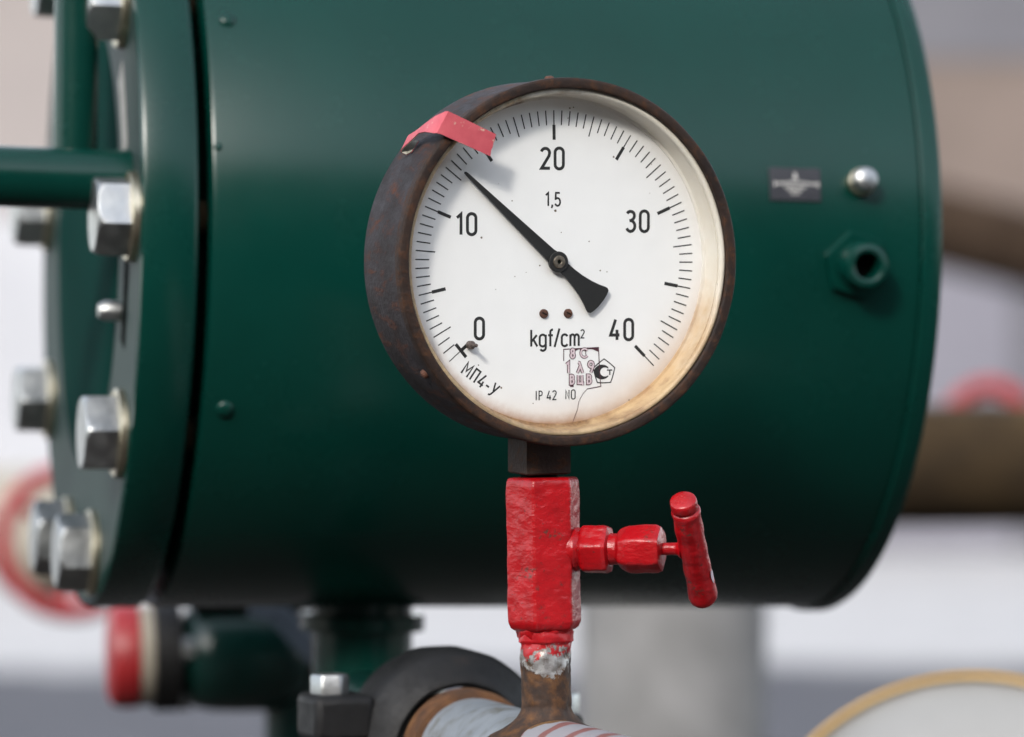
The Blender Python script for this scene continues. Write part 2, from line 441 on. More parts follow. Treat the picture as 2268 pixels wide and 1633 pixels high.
M['nipple'] = nipple_mat()

# grey pipe: pale blue grey paint, grimy scuffs, worn red stripes on the near length (object X runs along the pipe)
def greypipe_mat():
    m, nt, b = new_mat('pale_grey_pipe')
    tc = nt.nodes.new('ShaderNodeTexCoord'); v = tc.outputs['Object']
    sp = nt.nodes.new('ShaderNodeSeparateXYZ'); nt.links.new(v, sp.inputs[0])
    n1 = noise_tex(nt, v, 45, 6, 0.62)
    c = ramp(nt, [(0.3, (0.17, 0.19, 0.21)), (0.7, (0.24, 0.26, 0.28))], n1).outputs[0]
    gr = noise_tex(nt, coords(nt, (1.4, 0.7, 0.7)), 75, 7, 0.68, 0.8)
    c = mix(nt, ramp(nt, [(0.48, 0.0), (0.66, 0.85)], gr).outputs[0], c, (0.10, 0.095, 0.075))
    ang = math_(nt, 'ARCTAN2', sp.outputs[1], sp.outputs[2])
    ph = math_(nt, 'ADD', math_(nt, 'MULTIPLY', sp.outputs[0], 230.0), math_(nt, 'MULTIPLY', ang, 3.6))
    ph = math_(nt, 'ADD', ph, math_(nt, 'MULTIPLY', n1, 3.0))
    st = ramp(nt, [(0.72, 0.0), (0.82, 1.0)], math_(nt, 'ADD', math_(nt, 'MULTIPLY', math_(nt, 'SINE', ph), 0.5), 0.5)).outputs[0]
    near = ramp(nt, [(0.50, 0.0), (0.51, 1.0)], math_(nt, 'ADD', math_(nt, 'MULTIPLY', math_(nt, 'SUBTRACT', sp.outputs[0], 0.006), 3.0), 0.5)).outputs[0]
    c = mix(nt, near, c, (0.26, 0.255, 0.27))
    c = mix(nt, math_(nt, 'MULTIPLY', math_(nt, 'MULTIPLY', st, near), 0.85), c, (0.19, 0.055, 0.042))
    # rust bled from the weld round x = 0
    d = math_(nt, 'SQRT', math_(nt, 'ADD', math_(nt, 'MULTIPLY', sp.outputs[0], sp.outputs[0]), math_(nt, 'MULTIPLY', sp.outputs[1], sp.outputs[1])))
    dn = math_(nt, 'ADD', d, math_(nt, 'MULTIPLY', math_(nt, 'SUBTRACT', gr, 0.5), 0.014))
    c = mix(nt, ramp(nt, [(0.56, 1.0), (0.585, 0.0)], math_(nt, 'MULTIPLY', dn, 31.0)).outputs[0], c, ramp(nt, [(0.3, (0.09, 0.045, 0.018)), (0.7, (0.22, 0.11, 0.035))], noise_tex(nt, v, 160, 5)).outputs[0])
    nt.links.new(c, b.inputs['Base Color']); b.inputs['Roughness'].default_value = 0.5
    bump(nt, b, gr, 0.3, 0.0008)
    return m
M['grey_pipe'] = greypipe_mat()

# ground: dark soil near by, grey asphalt, pale concrete yard further off
def ground_mat():
    m, nt, b = new_mat('yard_ground')
    tc = nt.nodes.new('ShaderNodeTexCoord'); v = tc.outputs['Object']
    sp = nt.nodes.new('ShaderNodeSeparateXYZ'); nt.links.new(v, sp.inputs[0])
    n = noise_tex(nt, v, 0.35, 6, 0.6); n2 = noise_tex(nt, v, 3.0, 6, 0.6)
    y = math_(nt, 'ADD', sp.outputs[1], math_(nt, 'MULTIPLY', math_(nt, 'SUBTRACT', n, 0.5), 5.0))
    soil = ramp(nt, [(0.3, (0.012, 0.009, 0.007)), (0.7, (0.024, 0.018, 0.014))], n2).outputs[0]
    asph = ramp(nt, [(0.3, (0.05, 0.05, 0.058)), (0.7, (0.08, 0.08, 0.09))], n2).outputs[0]
    pale = ramp(nt, [(0.3, (0.37, 0.36, 0.355)), (0.7, (0.46, 0.45, 0.44))], n2).outputs[0]
    c = mix(nt, ramp(nt, [(0.495, 0.0), (0.505, 1.0)], math_(nt, 'ADD', math_(nt, 'MULTIPLY', math_(nt, 'SUBTRACT', y, 8.0), 0.05), 0.5)).outputs[0], soil, asph)
    c = mix(nt, ramp(nt, [(0.49, 0.0), (0.51, 1.0)], math_(nt, 'ADD', math_(nt, 'MULTIPLY', math_(nt, 'SUBTRACT', y, 14.2), 0.05), 0.5)).outputs[0], c, pale)
    nt.links.new(c, b.inputs['Base Color']); b.inputs['Roughness'].default_value = 0.9
    bump(nt, b, n2, 0.4, 0.02)
    return m
M['ground'] = ground_mat()

# ------------------------------------------------------------------ the setting
bm = bmesh.new()
bmesh.ops.create_grid(bm, x_segments=8, y_segments=8, size=150)
g = link('ground', bm, M['ground'], smooth=None)
g.location = (0, 60, 0); tag(g, kind='structure')
for vtx in g.data.vertices: vtx.co.y += 0
# keep object coordinates equal to world metres for the material
g.location = (0, 0, 0)

def building(x0, x1, y, depth, h, bands, label, roofmat, door_x):
    root = empty('building', ((x0+x1)/2, y, 0), (0, 0, 0), label, 'building')
    cx = 0; w = x1-x0
    for name, z0, z1, mt, proud in bands:
        b = bmesh.new(); box(b, (0, depth/2-proud, (z0+z1)/2), (w+2*proud, depth, z1-z0)); link(name, b, mt, root, smooth=None)
    b = bmesh.new()
    vs = [(-w/2-.3, -.35, h), (w/2+.3, -.35, h), (w/2+.3, depth+.3, h+1.2), (-w/2-.3, depth+.3, h+1.2)]
    lo = [b.verts.new(p) for p in vs]; hi = [b.verts.new((p[0], p[1], p[2]+.18)) for p in vs]
    b.faces.new(lo); b.faces.new(hi)
    for i in range(4):
        j = (i+1) % 4; b.faces.new((lo[i], lo[j], hi[j], hi[i]))
    link('roof', b, roofmat, root, smooth=None)
    b = bmesh.new(); box(b, (door_x, -0.06, 1.05), (1.0, 0.06, 2.1)); dr = link('door', b, M['roof'], root, smooth=None)
    return root

building(-9.5, -1.2, 21, 7, 3.6, [('wall', 0, 1.95, M['wall_white'], 0.02), ('upper_wall', 1.95, 3.6, M['wall_pink'], 0.0)],
         'far blurred building with white lower wall and pale pinkish upper wall', M['roof'], 5.5)
building(1.0, 11.0, 23, 7, 4.2, [('plinth', 0, 1.75, M['wall_grey'], 0.03), ('wall', 1.75, 2.95, M['wall_beige'], 0.0), ('fascia', 2.95, 4.2, M['wall_grey'], 0.02)],
         'far blurred beige building with grey plinth and grey fascia at right', M['roof'], -3.5)

# unseen dark block added behind the camera so the vessel reflects a dark skyline
wk = empty('skyline_block', (-2, -14, 0), (0, 0, 0), 'added unseen dark block behind the camera, a skyline for the vessel to reflect', 'building')
b = bmesh.new(); box(b, (0, -3, 3.75), (70, 6, 7.5)); link('wall', b, M['skyline_block'], wk, smooth=None)
b = bmesh.new(); box(b, (0, -3, 7.75), (71, 7, 0.5)); link('roof', b, M['skyline_block_top'], wk, smooth=None)

# ------------------------------------------------------------------ green filter vessel
TANK_R = 0.195
TC = Vector((0, 2.12, CAM_H+0.0638))
trot = Euler((0, R_(0.87), R_(14)), 'XYZ')
tmat = trot.to_matrix()
tank = empty('filter_vessel', TC+tmat @ Vector((0, 0, -TANK_R)), trot,
             'large glossy dark green horizontal steel vessel with bolted end flange behind the gauge', 'vessel')
ZC = TANK_R       # axis height in the vessel's own frame
AX = (1, 0, 0)
def tp(s, phi, r):     # point on the vessel: s along the axis, phi up from the side that faces us
    return Vector((s, -r*math.cos(phi), ZC+r*math.sin(phi)))
inv = (Matrix.Translation(tank.location) @ trot.to_matrix().to_4x4()).inverted()
def tw(p): return inv @ Vector(p)
def tn(phi):
    return Vector((0, -math.cos(phi), math.sin(phi)))

b = bmesh.new()
e = 0.0025
lathe(b, [(TANK_R-0.03, -0.2002), (TANK_R-e, -0.2002), (TANK_R-e*.3, -0.2002+e*.3), (TANK_R, -0.2002+e), (TANK_R, -0.1), (TANK_R, 0.05), (TANK_R, 0.1672), (TANK_R-0.0008, 0.1676)],
      (0, 0, ZC), AX, 192)
shell = link('shell', b, M['green'], tank)
b = bmesh.new()
RL = TANK_R+0.0022
lathe(b, [(TANK_R-0.02, 0.1679), (RL-0.001, 0.1679), (RL, 0.169), (RL, 0.1765), (RL-0.0015, 0.179), (RL-0.05, 0.181), (0.05, 0.182)], (0, 0, ZC), AX, 192)
link('end_plate', b, M['green'], tank)
# neck in the gap, then the bolted cover flange
b = bmesh.new()
lathe(b, [(TANK_R-0.028, -0.2075), (TANK_R-0.028, -0.199)], (0, 0, ZC), AX, 96)
link('gasket', b, M['gap'], tank)
b = bmesh.new()
RF = TANK_R+0.0004
lathe(b, [(0.12, -0.2348), (RF-0.003, -0.2348), (RF-0.0009, -0.2339), (RF, -0.2318), (RF, -0.2092), (RF-0.001, -0.2073), (RF-0.0025, -0.2064), (0.12, -0.2064)], (0, 0, ZC), AX, 192)
flange = link('cover_flange', b, M['green'], tank)
b = bmesh.new()
lathe(b, [(0.115, -0.2343), (0.115, -0.2350), (0.1915, -0.2350), (0.1921, -0.2343)], (0, 0, ZC), AX, 160)
link('flange_face', b, M['green_face'], tank)
b = bmesh.new()
lathe(b, [(0.120, -0.2340), (0.1198, -0.2353), (0.119, -0.2356), (0.09, -0.2360), (0.06, -0.2364), (0.02, -0.2366)], (0, 0, ZC), AX, 128)
link('cover_dome', b, M['green_matt'], tank)

# flange bolts (hex head + washer each), and their shanks crossing the gap
RB = 0.170
bolt_phis = [43.5, 2.6, -36, -75, -109, -150, 172, 120, 82]
hexr = poly_r(6, 60)
def bolt_mesh():
    b = bmesh.new()
    L = 0.0165; R = 0.0208; n = 72
    # hex prism whose corners are cut by the turned chamfer cone
    hx = lambda th: math.cos(math.pi/6)/math.cos(((th) % (math.pi/3))-math.pi/6)
    rings = []
    for x, lim in ((0, 9), (L-0.0075, 9), (L-0.0045, 9), (L-0.0028, R*0.985), (L-0.0016, R*0.95), (L-0.0007, R*0.90), (L, R*0.845)):
        rings.append([b.verts.new((-x, min(R*hx(2*math.pi*i/n), lim)*math.cos(2*math.pi*i/n), min(R*hx(2*math.pi*i/n), lim)*math.sin(2*math.pi*i/n))) for i in range(n)])
    for A, B in zip(rings, rings[1:]):
        for i in range(n):
            j = (i+1) % n; b.faces.new((A[i], A[j], B[j], B[i]))
    b.faces.new(rings[0]); b.faces.new(rings[-1])
    return b
proto_bolt = proto_w = proto_s = None
for i, ph in enumerate(bolt_phis):
    c = tp(-0.2348, R_(ph), RB)
    if proto_bolt is None:
        o = link('bolt', bolt_mesh(), M['zinc'], tank, smooth=22, bevel=0.0006)
        b = bmesh.new()
        lathe(b, [(0.008, 0), (0.0225, 0), (0.0225, 0.0032), (0.0215, 0.004), (0.012, 0.004)], (0.004, 0, 0), (-1, 0, 0), 48)
        w = link('washer', b, M['washer'], o)
        b = bmesh.new(); lathe(b, [(0.009, 0), (0.009, 0.04)], (0.0, 0, 0), (1, 0, 0), 24)
        sh = link('shank', b, M['rust_pipe'], o)
        proto_bolt, proto_w, proto_s = o, w, sh
    else:
        o = proto_bolt.copy(); COL.objects.link(o); o.parent = tank
        for q in (proto_w, proto_s):
            cpy = q.copy(); COL.objects.link(cpy); cpy.parent = o
    o.location = c+Vector((-0.0042, 0, 0))
    o.rotation_euler = (R_([8, 12, -4, 20, 31, 3, 17, 9, 26][i]), 0, 0)

# shell rivets
b0 = None
for px_s, ph in ((-0.1890, 33.5), (-0.1890, -26.5), (-0.1970, 12.5)):
    big = ph != 12.5
    b = bmesh.new(); r = 0.0048 if big else 0.0022
    prof = [(r*math.cos(q), r*0.55*math.sin(q)) for q in [R_(x) for x in (0, 25, 50, 70, 84)]]
    lathe(b, [(r*1.0, -0.002)]+prof, tp(px_s, R_(ph), TANK_R-0.0003), tn(R_(ph)), 28)
    link('rivet', b, M['green'], tank)

# name plate
pphi = R_(9.3); ps = 0.1000
b = bmesh.new()
pr = TANK_R+0.0002
rows = []
for k in range(7):
    q = pphi+(k/6-0.5)*0.0168/TANK_R
    rows.append([(s, q) for s in (ps-0.0135, ps+0.0135)])
for lvl, rr in ((0, pr), (1, pr+0.0009)):
    pass
vo = [[b.verts.new(tp(s, q, pr+0.0009)) for s, q in row] for row in rows]
vi = [[b.verts.new(tp(s, q, pr-0.001)) for s, q in row] for row in rows]
for k in range(6):
    b.faces.new((vo[k][0], vo[k][1], vo[k+1][1], vo[k+1][0]))
    b.faces.new((vi[k][0], vi[k+1][0], vi[k+1][1], vi[k][1]))
    b.faces.new((vo[k][0], vo[k+1][0], vi[k+1][0], vi[k][0])); b.faces.new((vo[k][1], vi[k][1], vi[k+1][1], vo[k+1][1]))
b.faces.new((vo[0][0], vi[0][0], vi[0][1], vo[0][1])); b.faces.new((vo[6][0], vo[6][1], vi[6][1], vi[6][0]))
plate = link('name_plate', b, M['plate'], tank, smooth=20)
def pq(b, s0, s1, z0, z1, lift=0.0012):
    pts = [(s0, z0), (s1, z0), (s1, z1), (s0, z1)]
    b.faces.new([b.verts.new(tp(ps+s, pphi+z/TANK_R, pr+lift)) for s, z in pts])
mm = 0.001
b = bmesh.new()
for i in range(13):                        # curved line of lettering
    s = (-11.4+i*1.9)*mm; z = (0.9-abs(i-6)*0.16)*mm
    hgt = (1.5 if i not in (0, 12) else 2.4)*mm
    pq(b, s, s+1.25*mm, z-hgt/2, z+hgt/2)
link('lettering', b, M['plate_ink'], plate, smooth=None)
for z, w_ in ((-1.6, 6.0), (-3.2, 4.2), (-4.9, 2.2)):
    x = -w_; b = bmesh.new()
    while x < w_-0.3:
        l = random.uniform(0.8, 1.6); pq(b, x*mm, min(x+l, w_)*mm, (z-0.5)*mm, (z+0.55)*mm); x += l+0.35
    link('lettering', b, M['plate_ink'], plate, smooth=None)
b = bmesh.new()
pts = [(-1.4, 2.4), (1.4, 2.4), (0.4, 6.2), (-0.4, 6.2)]
b.faces.new([b.verts.new(tp(ps+s*mm, pphi+z*mm/TANK_R, pr+0.0012)) for s, z in pts])
link('emblem', b, M['plate_ink'], plate, smooth=None)

# bleed plug (zinc dome screw)
bphi, bs = R_(9.8), 0.1352
b = bmesh.new(); lathe(b, [(0.0068, -0.002), (0.0072, 0.0), (0.0072, 0.0045), (0.0062, 0.0055)], tp(bs, bphi, TANK_R), tn(bphi), 40)
plug = link('bleed_plug', b, M['washer'], tank)
b = bmesh.new(); lathe(b, [(0.0058, 0.0054), (0.0063, 0.006), (0.0063, 0.0095), (0.0058, 0.0112), (0.0042, 0.0123), (0.0018, 0.0128)], tp(bs, bphi, TANK_R), tn(bphi), 40)
link('plug_head', b, M['zinc'], plug)
# threaded port: hex base and hollow spigot
hphi, hsx = R_(-2.6), 0.1325
b = bmesh.new(); lathe(b, [(0.0158, -0.004), (0.0158, 0.0032), (0.0148, 0.0048), (0.006, 0.0048)], tp(hsx, hphi, TANK_R), tn(hphi), 72, rfun=poly_r(6, 60, R_(14)))
port = link('drain_port', b, M['green'], tank)
b = bmesh.new()
ring_lathe(b, [(0.0066, 0.004), (0.0118, 0.004), (0.0118, 0.0175), (0.0108, 0.0195), (0.0085, 0.0202), (0.0070, 0.0196), (0.0066, 0.018)], tp(hsx, hphi, TANK_R), tn(hphi), 64)
link('spigot', b, M['green'], port)
b = bmesh.new(); lathe(b, [(0.0066, 0.0045), (0.0066, 0.0055)], tp(hsx, hphi, TANK_R), tn(hphi), 32)
link('bore', b, M['gap'], port)
# cover swing bar running to the left out of frame
b = bmesh.new(); bc = Vector((-0.236, -0.150, ZC+0.0265))
tube(b, [bc+Vector((0.003, 0, 0)), bc+Vector((-0.02, 0, 0)), bc+Vector((-0.25, 0.012, 0.003))], 0.0152, 40)
bar = link('lifting_bar', b, M['green'], tank)
b = bmesh.new()
tube(b, [tw(P(166, 398, 1.935)), tw(P(168, 200, 1.935)), tw(P(172, -260, 1.94))], 0.0112, 32)
link('davit_post', b, M['green'], tank)
# pale strip, painted slot shade and screw on the flange face
b = bmesh.new()
def face_patch(bm, phi0, phi1, r0, r1, s, n=8):
    prev = None
    for k in range(n+1):
        q = R_(phi0+(phi1-phi0)*k/n); cur = (bm.verts.new(tp(s, q, r0)), bm.verts.new(tp(s, q, r1)))
        if prev: bm.faces.new((prev[0], prev[1], cur[1], cur[0]))
        prev = cur
face_patch(b, 17, 36, 0.134, 0.152, -0.2353)
lab = link('label_strip', b, M['pale_metal'], tank, smooth=None)
b = bmesh.new(); face_patch(b, -5, -22, 0.140, 0.156, -0.2353)
link('slot_shade', b, M['gap'], tank, smooth=None)  # flat dark patch; the shade inside the slot is painted, not recessed
b = bmesh.new(); q = R_(-17); lathe(b, [(0.0052, 0), (0.0052, 0.008), (0.0035, 0.011)], tp(-0.2349, q, 0.131), (-1, 0, 0), 24)
link('screw', b, M['zinc'], tank)
# outlet neck under the vessel, standing on the ground
NX, NY = -0.082, 2.10
b = bmesh.new()
tube(b, [tw((NX, NY, 1.02)), tw((NX, NY, 0.85)), tw((NX, NY, 0.02))], 0.0275, 48)
neck = link('outlet_neck', b, M['green'], tank)
b = bmesh.new(); lathe(b, [(0.02, 0), (0.034, 0), (0.034, 0.009), (0.02, 0.009)], tw((NX, NY, 0.957)), (0, 0, 1), 64); link('neck_collar', b, M['green'], neck, bevel=0.001)
b = bmesh.new(); lathe(b, [(0.06, 0), (0.06, 0.016), (0.03, 0.016)], tw((NX, NY, 0.0)), (0, 0, 1), 48); link('base_plate', b, M['green'], neck, bevel=0.002)

# ------------------------------------------------------------------ valve group under the vessel, left
VL = P(400, 1452, 2.42)
bv = empty('ball_valve', VL, (0, 0, R_(10)), 'dark green and black flanged valve under the vessel with red and cream left end', 'valve')
bv.scale = (1.12, 1.12, 1.12)
mm = 0.001
def axial(name, prof, mt, parent=bv, n=64, rf=None, bev=0.0):
    b = bmesh.new(); lathe(b, prof, (0, 0, 0), (1, 0, 0), n, rfun=rf); return link(name, b, mt, parent, bevel=bev)
axial('end_flange', [(0.006, -0.0415), (0.022, -0.041), (0.0272, -0.0385), (0.029, -0.034), (0.029, -0.0245)], M['red_far'])
axial('gasket_ring', [(0.01, -0.0243), (0.0280, -0.0243), (0.0280, -0.016), (0.01, -0.016)], M['cream'], bev=0.001)
axial('flange', [(0.01, -0.0155), (0.031, -0.0155), (0.031, -0.001), (0.01, -0.001)], M['black_iron'], bev=0.0015)
vb = axial('body', [(0.012, -0.001), (0.024, 0.002), (0.0295, 0.008), (0.0315, 0.018), (0.032, 0.03), (0.032, 0.052), (0.0295, 0.062), (0.021, 0.07), (0.02, 0.12)], M['green_dark'])
b = bmesh.new(); box(b, (0.041, 0.0, 0.036), (0.074, 0.05, 0.022)); link('bonnet', b, M['black_iron'], bv, bevel=0.003)
b = bmesh.new(); lathe(b, [(0.012, -0.04), (0.016, -0.04), (0.016, 0.0), (0.012, 0.0)], (0.064, 0.004, -0.018), (0, 0, 1), 40); link('drain_boss', b, M['green_dark'], bv, bevel=0.002)
for th in (R_(12), R_(-78)):
    b = bmesh.new(); d = Vector((0, -math.cos(th), math.sin(th)))*0.0245
    lathe(b, [(0.0036, 0), (0.0058, 0), (0.0058, 0.006), (0.0036, 0.006)], Vector((-0.001, 0, 0))+d, (1, 0, 0), 36, rfun=poly_r(6, 40)); link('nut', b, M['zinc'], bv)
b = bmesh.new()
for (x0, z0), (x1, z1) in (((0.036, 0.030), (0.052, 0.026)), ((0.050, 0.0265), (0.078, -0.004)), ((0.077, -0.002), (0.083, -0.022))):
    dv = Vector((x1-x0, 0, z1-z0)); box(b, ((x0+x1)/2, -0.037, (z0+z1)/2), (dv.length*1.05, 0.004, 0.0125), Matrix.Rotation(-math.atan2(dv.z, dv.x), 3, 'Y'))
link('highlight_bar', b, M['highlight_bar'], bv, bevel=0.001)  # added bar that imitates the bluish highlight across the valve body
b = bmesh.new(); lathe(b, [(0.009, -0.026), (0.009, 0.026)], (0.036, 0, 0.003), (0, 0, 1), 32); link('spindle', b, M['black_iron'], bv, bevel=0.001)

# ------------------------------------------------------------------ grey pipe with welded nipple
ND = 1.712
nip_top = P(1207, 1398, ND)
pipe_r = 0.0275
axis_z = P(1212, 1590, ND).z-pipe_r
pyaw = 18.5
pdir = Vector((math.sin(R_(pyaw)), -math.cos(R_(pyaw)), 0))     # towards us
gp = empty('grey_pipe', (P(1213, 1590, ND).x, ND, axis_z), (0, 0, math.atan2(pdir.y, pdir.x)),
           'pale blue grey steel pipe with worn red stripes and a welded rusty nipple', 'pipe')
b = bmesh.new()
lathe(b, [(pipe_r-0.004, -0.108), (pipe_r, -0.108), (pipe_r, -0.05), (pipe_r, 0.0), (pipe_r, 0.1), (pipe_r, 0.22), (pipe_r-0.004, 0.22)], (0, 0, 0), (1, 0, 0), 96)
link('pipe', b, M['grey_pipe'], gp)
# nipple leaning like the gauge above it
hn = nip_top.z-axis_z
lean = Vector((-math.sin(R_(0.9)), 0, 1))
iR = Matrix.Rotation(-math.atan2(pdir.y, pdir.x), 3, 'Z')
lv = iR @ lean
rn_ = 0.0111
b = bmesh.new()
prof = []
NS = 90
for k in range(NS+1):
    z = hn*k/NS
    r = rn_
    fl = max(0, (pipe_r+0.0055-z)/0.0085)
    if fl > 0: r += 0.0062*min(fl, 1.6)**2
    if z > hn-0.0045: r += 0.0012
    prof.append((r, z))
def nip_disp(p):
    z = p.z
    k = 0.00045+(0.0006 if z > 0.048 else 0)
    if z < pipe_r+0.006: k = 0.0009
    return nz(p, 320, 3)*k*0.6+nz(p, 120, 9)*k
lathe(b, prof, (0, 0, 0), lv, 96, disp=nip_disp)
link('nipple', b, M['nipple'], gp, smooth=60)
# rusty shoulder at the far end, inside the coupling lip
b = bmesh.new(); lathe(b, [(pipe_r-0.003, -0.122), (0.0312, -0.122), (0.0312, -0.110), (0.0303, -0.1075), (pipe_r-0.001, -0.1065)], (0, 0, 0), (1, 0, 0), 96)
link('pipe_shoulder', b, M['rust'], gp)
b = bmesh.new(); lathe(b, [(pipe_r-0.001, -0.29), (pipe_r-0.001, -0.121)], (0, 0, 0), (1, 0, 0), 64)
link('pipe_run', b, M['green_dark'], gp)

# ------------------------------------------------------------------ black coupling round the pipe
cc = Vector((P(1213, 1590, ND).x, ND, axis_z))-pdir*0.152
cp = empty('pipe_coupling', cc, (0, 0, math.atan2(pdir.y, pdir.x)), 'black cast iron grooved coupling clamped round the grey pipe', 'coupling')
b = bmesh.new()
hw = 0.026
prof = [(0.0315, hw), (0.0335, hw+0.0012), (0.0365, hw), (0.0395, hw-0.004), (0.0458, hw-0.009), (0.0488, hw-0.015), (0.0488, -hw+0.015), (0.0458, -hw+0.009), (0.0395, -hw+0.004), (0.0365, -hw), (0.0315, -hw)]
ring_lathe(b, prof, (0, 0, 0), (1, 0, 0), 96, disp=lambda p: Vector((0, 0, 0))+p.normalized()*nz(p, 90, 2)*0.0006)
link('housing', b, M['black_iron'], cp, smooth=50)
for s in (-1, 1):
    b = bmesh.new()
    box(b, (0.0, s*0.055, 0.0165), (0.036, 0.030, 0.0225))
    box(b, (0.0, s*0.055, -0.0085), (0.036, 0.030, 0.0225))
    if s > 0: bmesh.ops.translate(b, verts=b.verts, vec=(0, -0.004, -0.012))
    lug = link('lug', b, M['black_iron'], cp, bevel=0.004, seg=3)
    lz = -0.012 if s > 0 else 0.0
    b = bmesh.new(); lathe(b, [(0.003, 0), (0.0082, 0), (0.0082, 0.0080), (0.0075, 0.0092), (0.003, 0.0092)], (0.002, s*0.0585, 0.0279+lz), (0, 0, 1), 60, rfun=poly_r(6, 60, R_(20)))
    link('nut', b, M['zinc'], lug)
    b = bmesh.new(); lathe(b, [(0.0052, 0), (0.0052, 0.064), (0.004, 0.066)], (0.002, s*0.0585, -0.030+lz), (0, 0, 1), 32)
    link('bolt', b, M['zinc'], lug)

# ------------------------------------------------------------------ red needle valve
LEAN = -0.9
VB = P(1206.5, 1397, ND)
nv = empty('needle_valve', VB, (0, R_(LEAN), R_(-15)), 'thickly painted bright red needle valve with T handle below the gauge', 'valve')
U = K*ND
def redlump(amp=0.0005, seed=0):
    def f(p): return nz(p, 110, seed)*amp+nz(p, 330, seed+3)*amp*0.3
    return f
HB = 340*U
ap = 0.01487
prof = [(ap*0.70, 0.0), (ap*0.83, 0.0004), (ap*0.93, 0.0016), (ap*0.985, 0.0036)]
for k in range(1, 70): prof.append((ap, 0.0036+(HB-0.0062)*k/70))
prof += [(ap*0.985, HB-0.0016), (ap*0.95, HB-0.0005), (ap*0.86, HB), (ap*0.6, HB)]
b = bmesh.new(); lathe(b, prof, (0, 0, 0), (0, 0, 1), 144, rfun=poly_r(6, 46, R_(90)), disp=redlump(0.00042, 1))
link('body', b, M['red'], nv, smooth=60)
# ragged paint skirt under the body
b = bmesh.new()
prof = [(0.0124, 0.001), (0.0126, -0.0005), (0.0122, -0.0014), (0.0119, -0.0024), (0.0115, -0.0032), (0.0106, -0.0034)]
lathe(b, prof, (0, 0, 0), (0, 0, 1), 96, disp=lambda p: nz(p, 300, 5)*0.0011)
for v in b.verts:
    if v.co.z < -0.001:
        v.co.z += nz((math.atan2(v.co.y, v.co.x)*0.01, 0, 0), 260, 7)*0.0018*min(1, -v.co.z/0.003)
link('paint_skirt', b, M['red'], nv, smooth=60)
SZ = (1397-1217)*U
def sx(d): return d*U/math.cos(R_(15))
def stemlathe(name, prof, n=96, rf=None, amp=0.0004, seed=0, mt='red', sub=5):
    pr = []
    for (r0, t0), (r1, t1) in zip(prof, prof[1:]):
        for k in range(sub): pr.append((r0+(r1-r0)*k/sub, t0+(t1-t0)*k/sub))
    pr.append(prof[-1])
    b = bmesh.new(); lathe(b, pr, (0, 0, SZ), (1, 0, 0), n, rfun=rf, disp=redlump(amp, seed))
    return link(name, b, M[mt], nv, smooth=60)
h1 = poly_r(6, 20, R_(82)); h2 = poly_r(6, 18, R_(66))
stemlathe('bonnet', [(0.0098, sx(56)), (0.0098, sx(76)), (0.0086, sx(86)), (0.0072, sx(90))], amp=0.0007, seed=11)
stemlathe('bonnet_nut', [(0.0075, sx(82)), (0.0094, sx(87)), (0.0102, sx(93)), (0.0102, sx(137)), (0.0096, sx(145)), (0.0075, sx(148))], rf=h1, amp=0.0006, seed=12)
stemlathe('bonnet_neck', [(0.0072, sx(143)), (0.0069, sx(154)), (0.0069, sx(164)), (0.0076, sx(172))], amp=0.0004, seed=13)
stemlathe('packing_nut', [(0.0070, sx(166)), (0.0080, sx(171)), (0.0091, sx(182)), (0.0096, sx(190)), (0.0096, sx(250)), (0.0090, sx(259)), (0.0068, sx(262))], rf=h2, amp=0.0005, seed=14)
stemlathe('stem', [(0.0026, sx(258)), (0.0028, sx(266)), (0.0028, sx(292)), (0.0045, sx(302))], n=48, amp=0.0001, seed=15)
# T handle
hb = R_(41); ht = Vector((0, -math.sin(hb), math.cos(hb)))
hc = Vector((sx(329), 0, SZ-6*U))
b = bmesh.new(); HL = 0.0305; r = 0.0062
prof = [(r*.55, -HL), (r*.85, -HL+0.0006), (r*1.0, -HL+0.002), (r*1.06, -HL+0.004), (r*1.04, -HL+0.007)]
for k in range(1, 36): prof.append((r*(1.0+0.05*math.sin(k*0.7)*0.3), -HL+0.008+(2*HL-0.016)*k/36))
prof += [(r*1.04, HL-0.0075), (r*1.06, HL-0.0062), (r*0.9, HL-0.0052)]
lathe(b, prof, hc, ht, 72, disp=redlump(0.0004, 21))
hd = link('handle', b, M['red'], nv, smooth=60)
b = bmesh.new()
prof = [(r*0.8, HL-0.0056), (r*0.94, HL-0.0048), (r*0.97, HL-0.003), (r*0.96, HL-0.0012), (r*0.93, HL-0.0003), (r*0.86, HL+0.0001), (r*.2, HL+0.0003)]
lathe(b, prof, hc+Vector((-0.0002, 0, 0.0003)), ht, 64, disp=redlump(0.0003, 22)); link('handle_end', b, M['red'], hd, smooth=60)
# pale chips on the lit side of the handle
b = bmesh.new()
for t, w_, l_ in ((-0.0135, 0.0011, 0.0038),):
    c0 = hc+ht*t
    a, u, v = frame(ht)
    ptsr = []
    for k in range(18):
        q = 2*math.pi*k/18
        ang = R_(12)+math.cos(q)*w_/r; zz = math.sin(q)*l_*(1+0.2*math.sin(3*q))
        # direction round the bar: x is the outer side
        dirv = Vector((1, 0, 0))*math.cos(ang)-(ht.cross(Vector((1, 0, 0))))*math.sin(ang)
        ptsr.append(b.verts.new(c0+ht*zz+dirv*(r*1.075)))
    b.faces.new(ptsr)
link('paint_chip', b, M['stamp_pale'], hd, smooth=None)

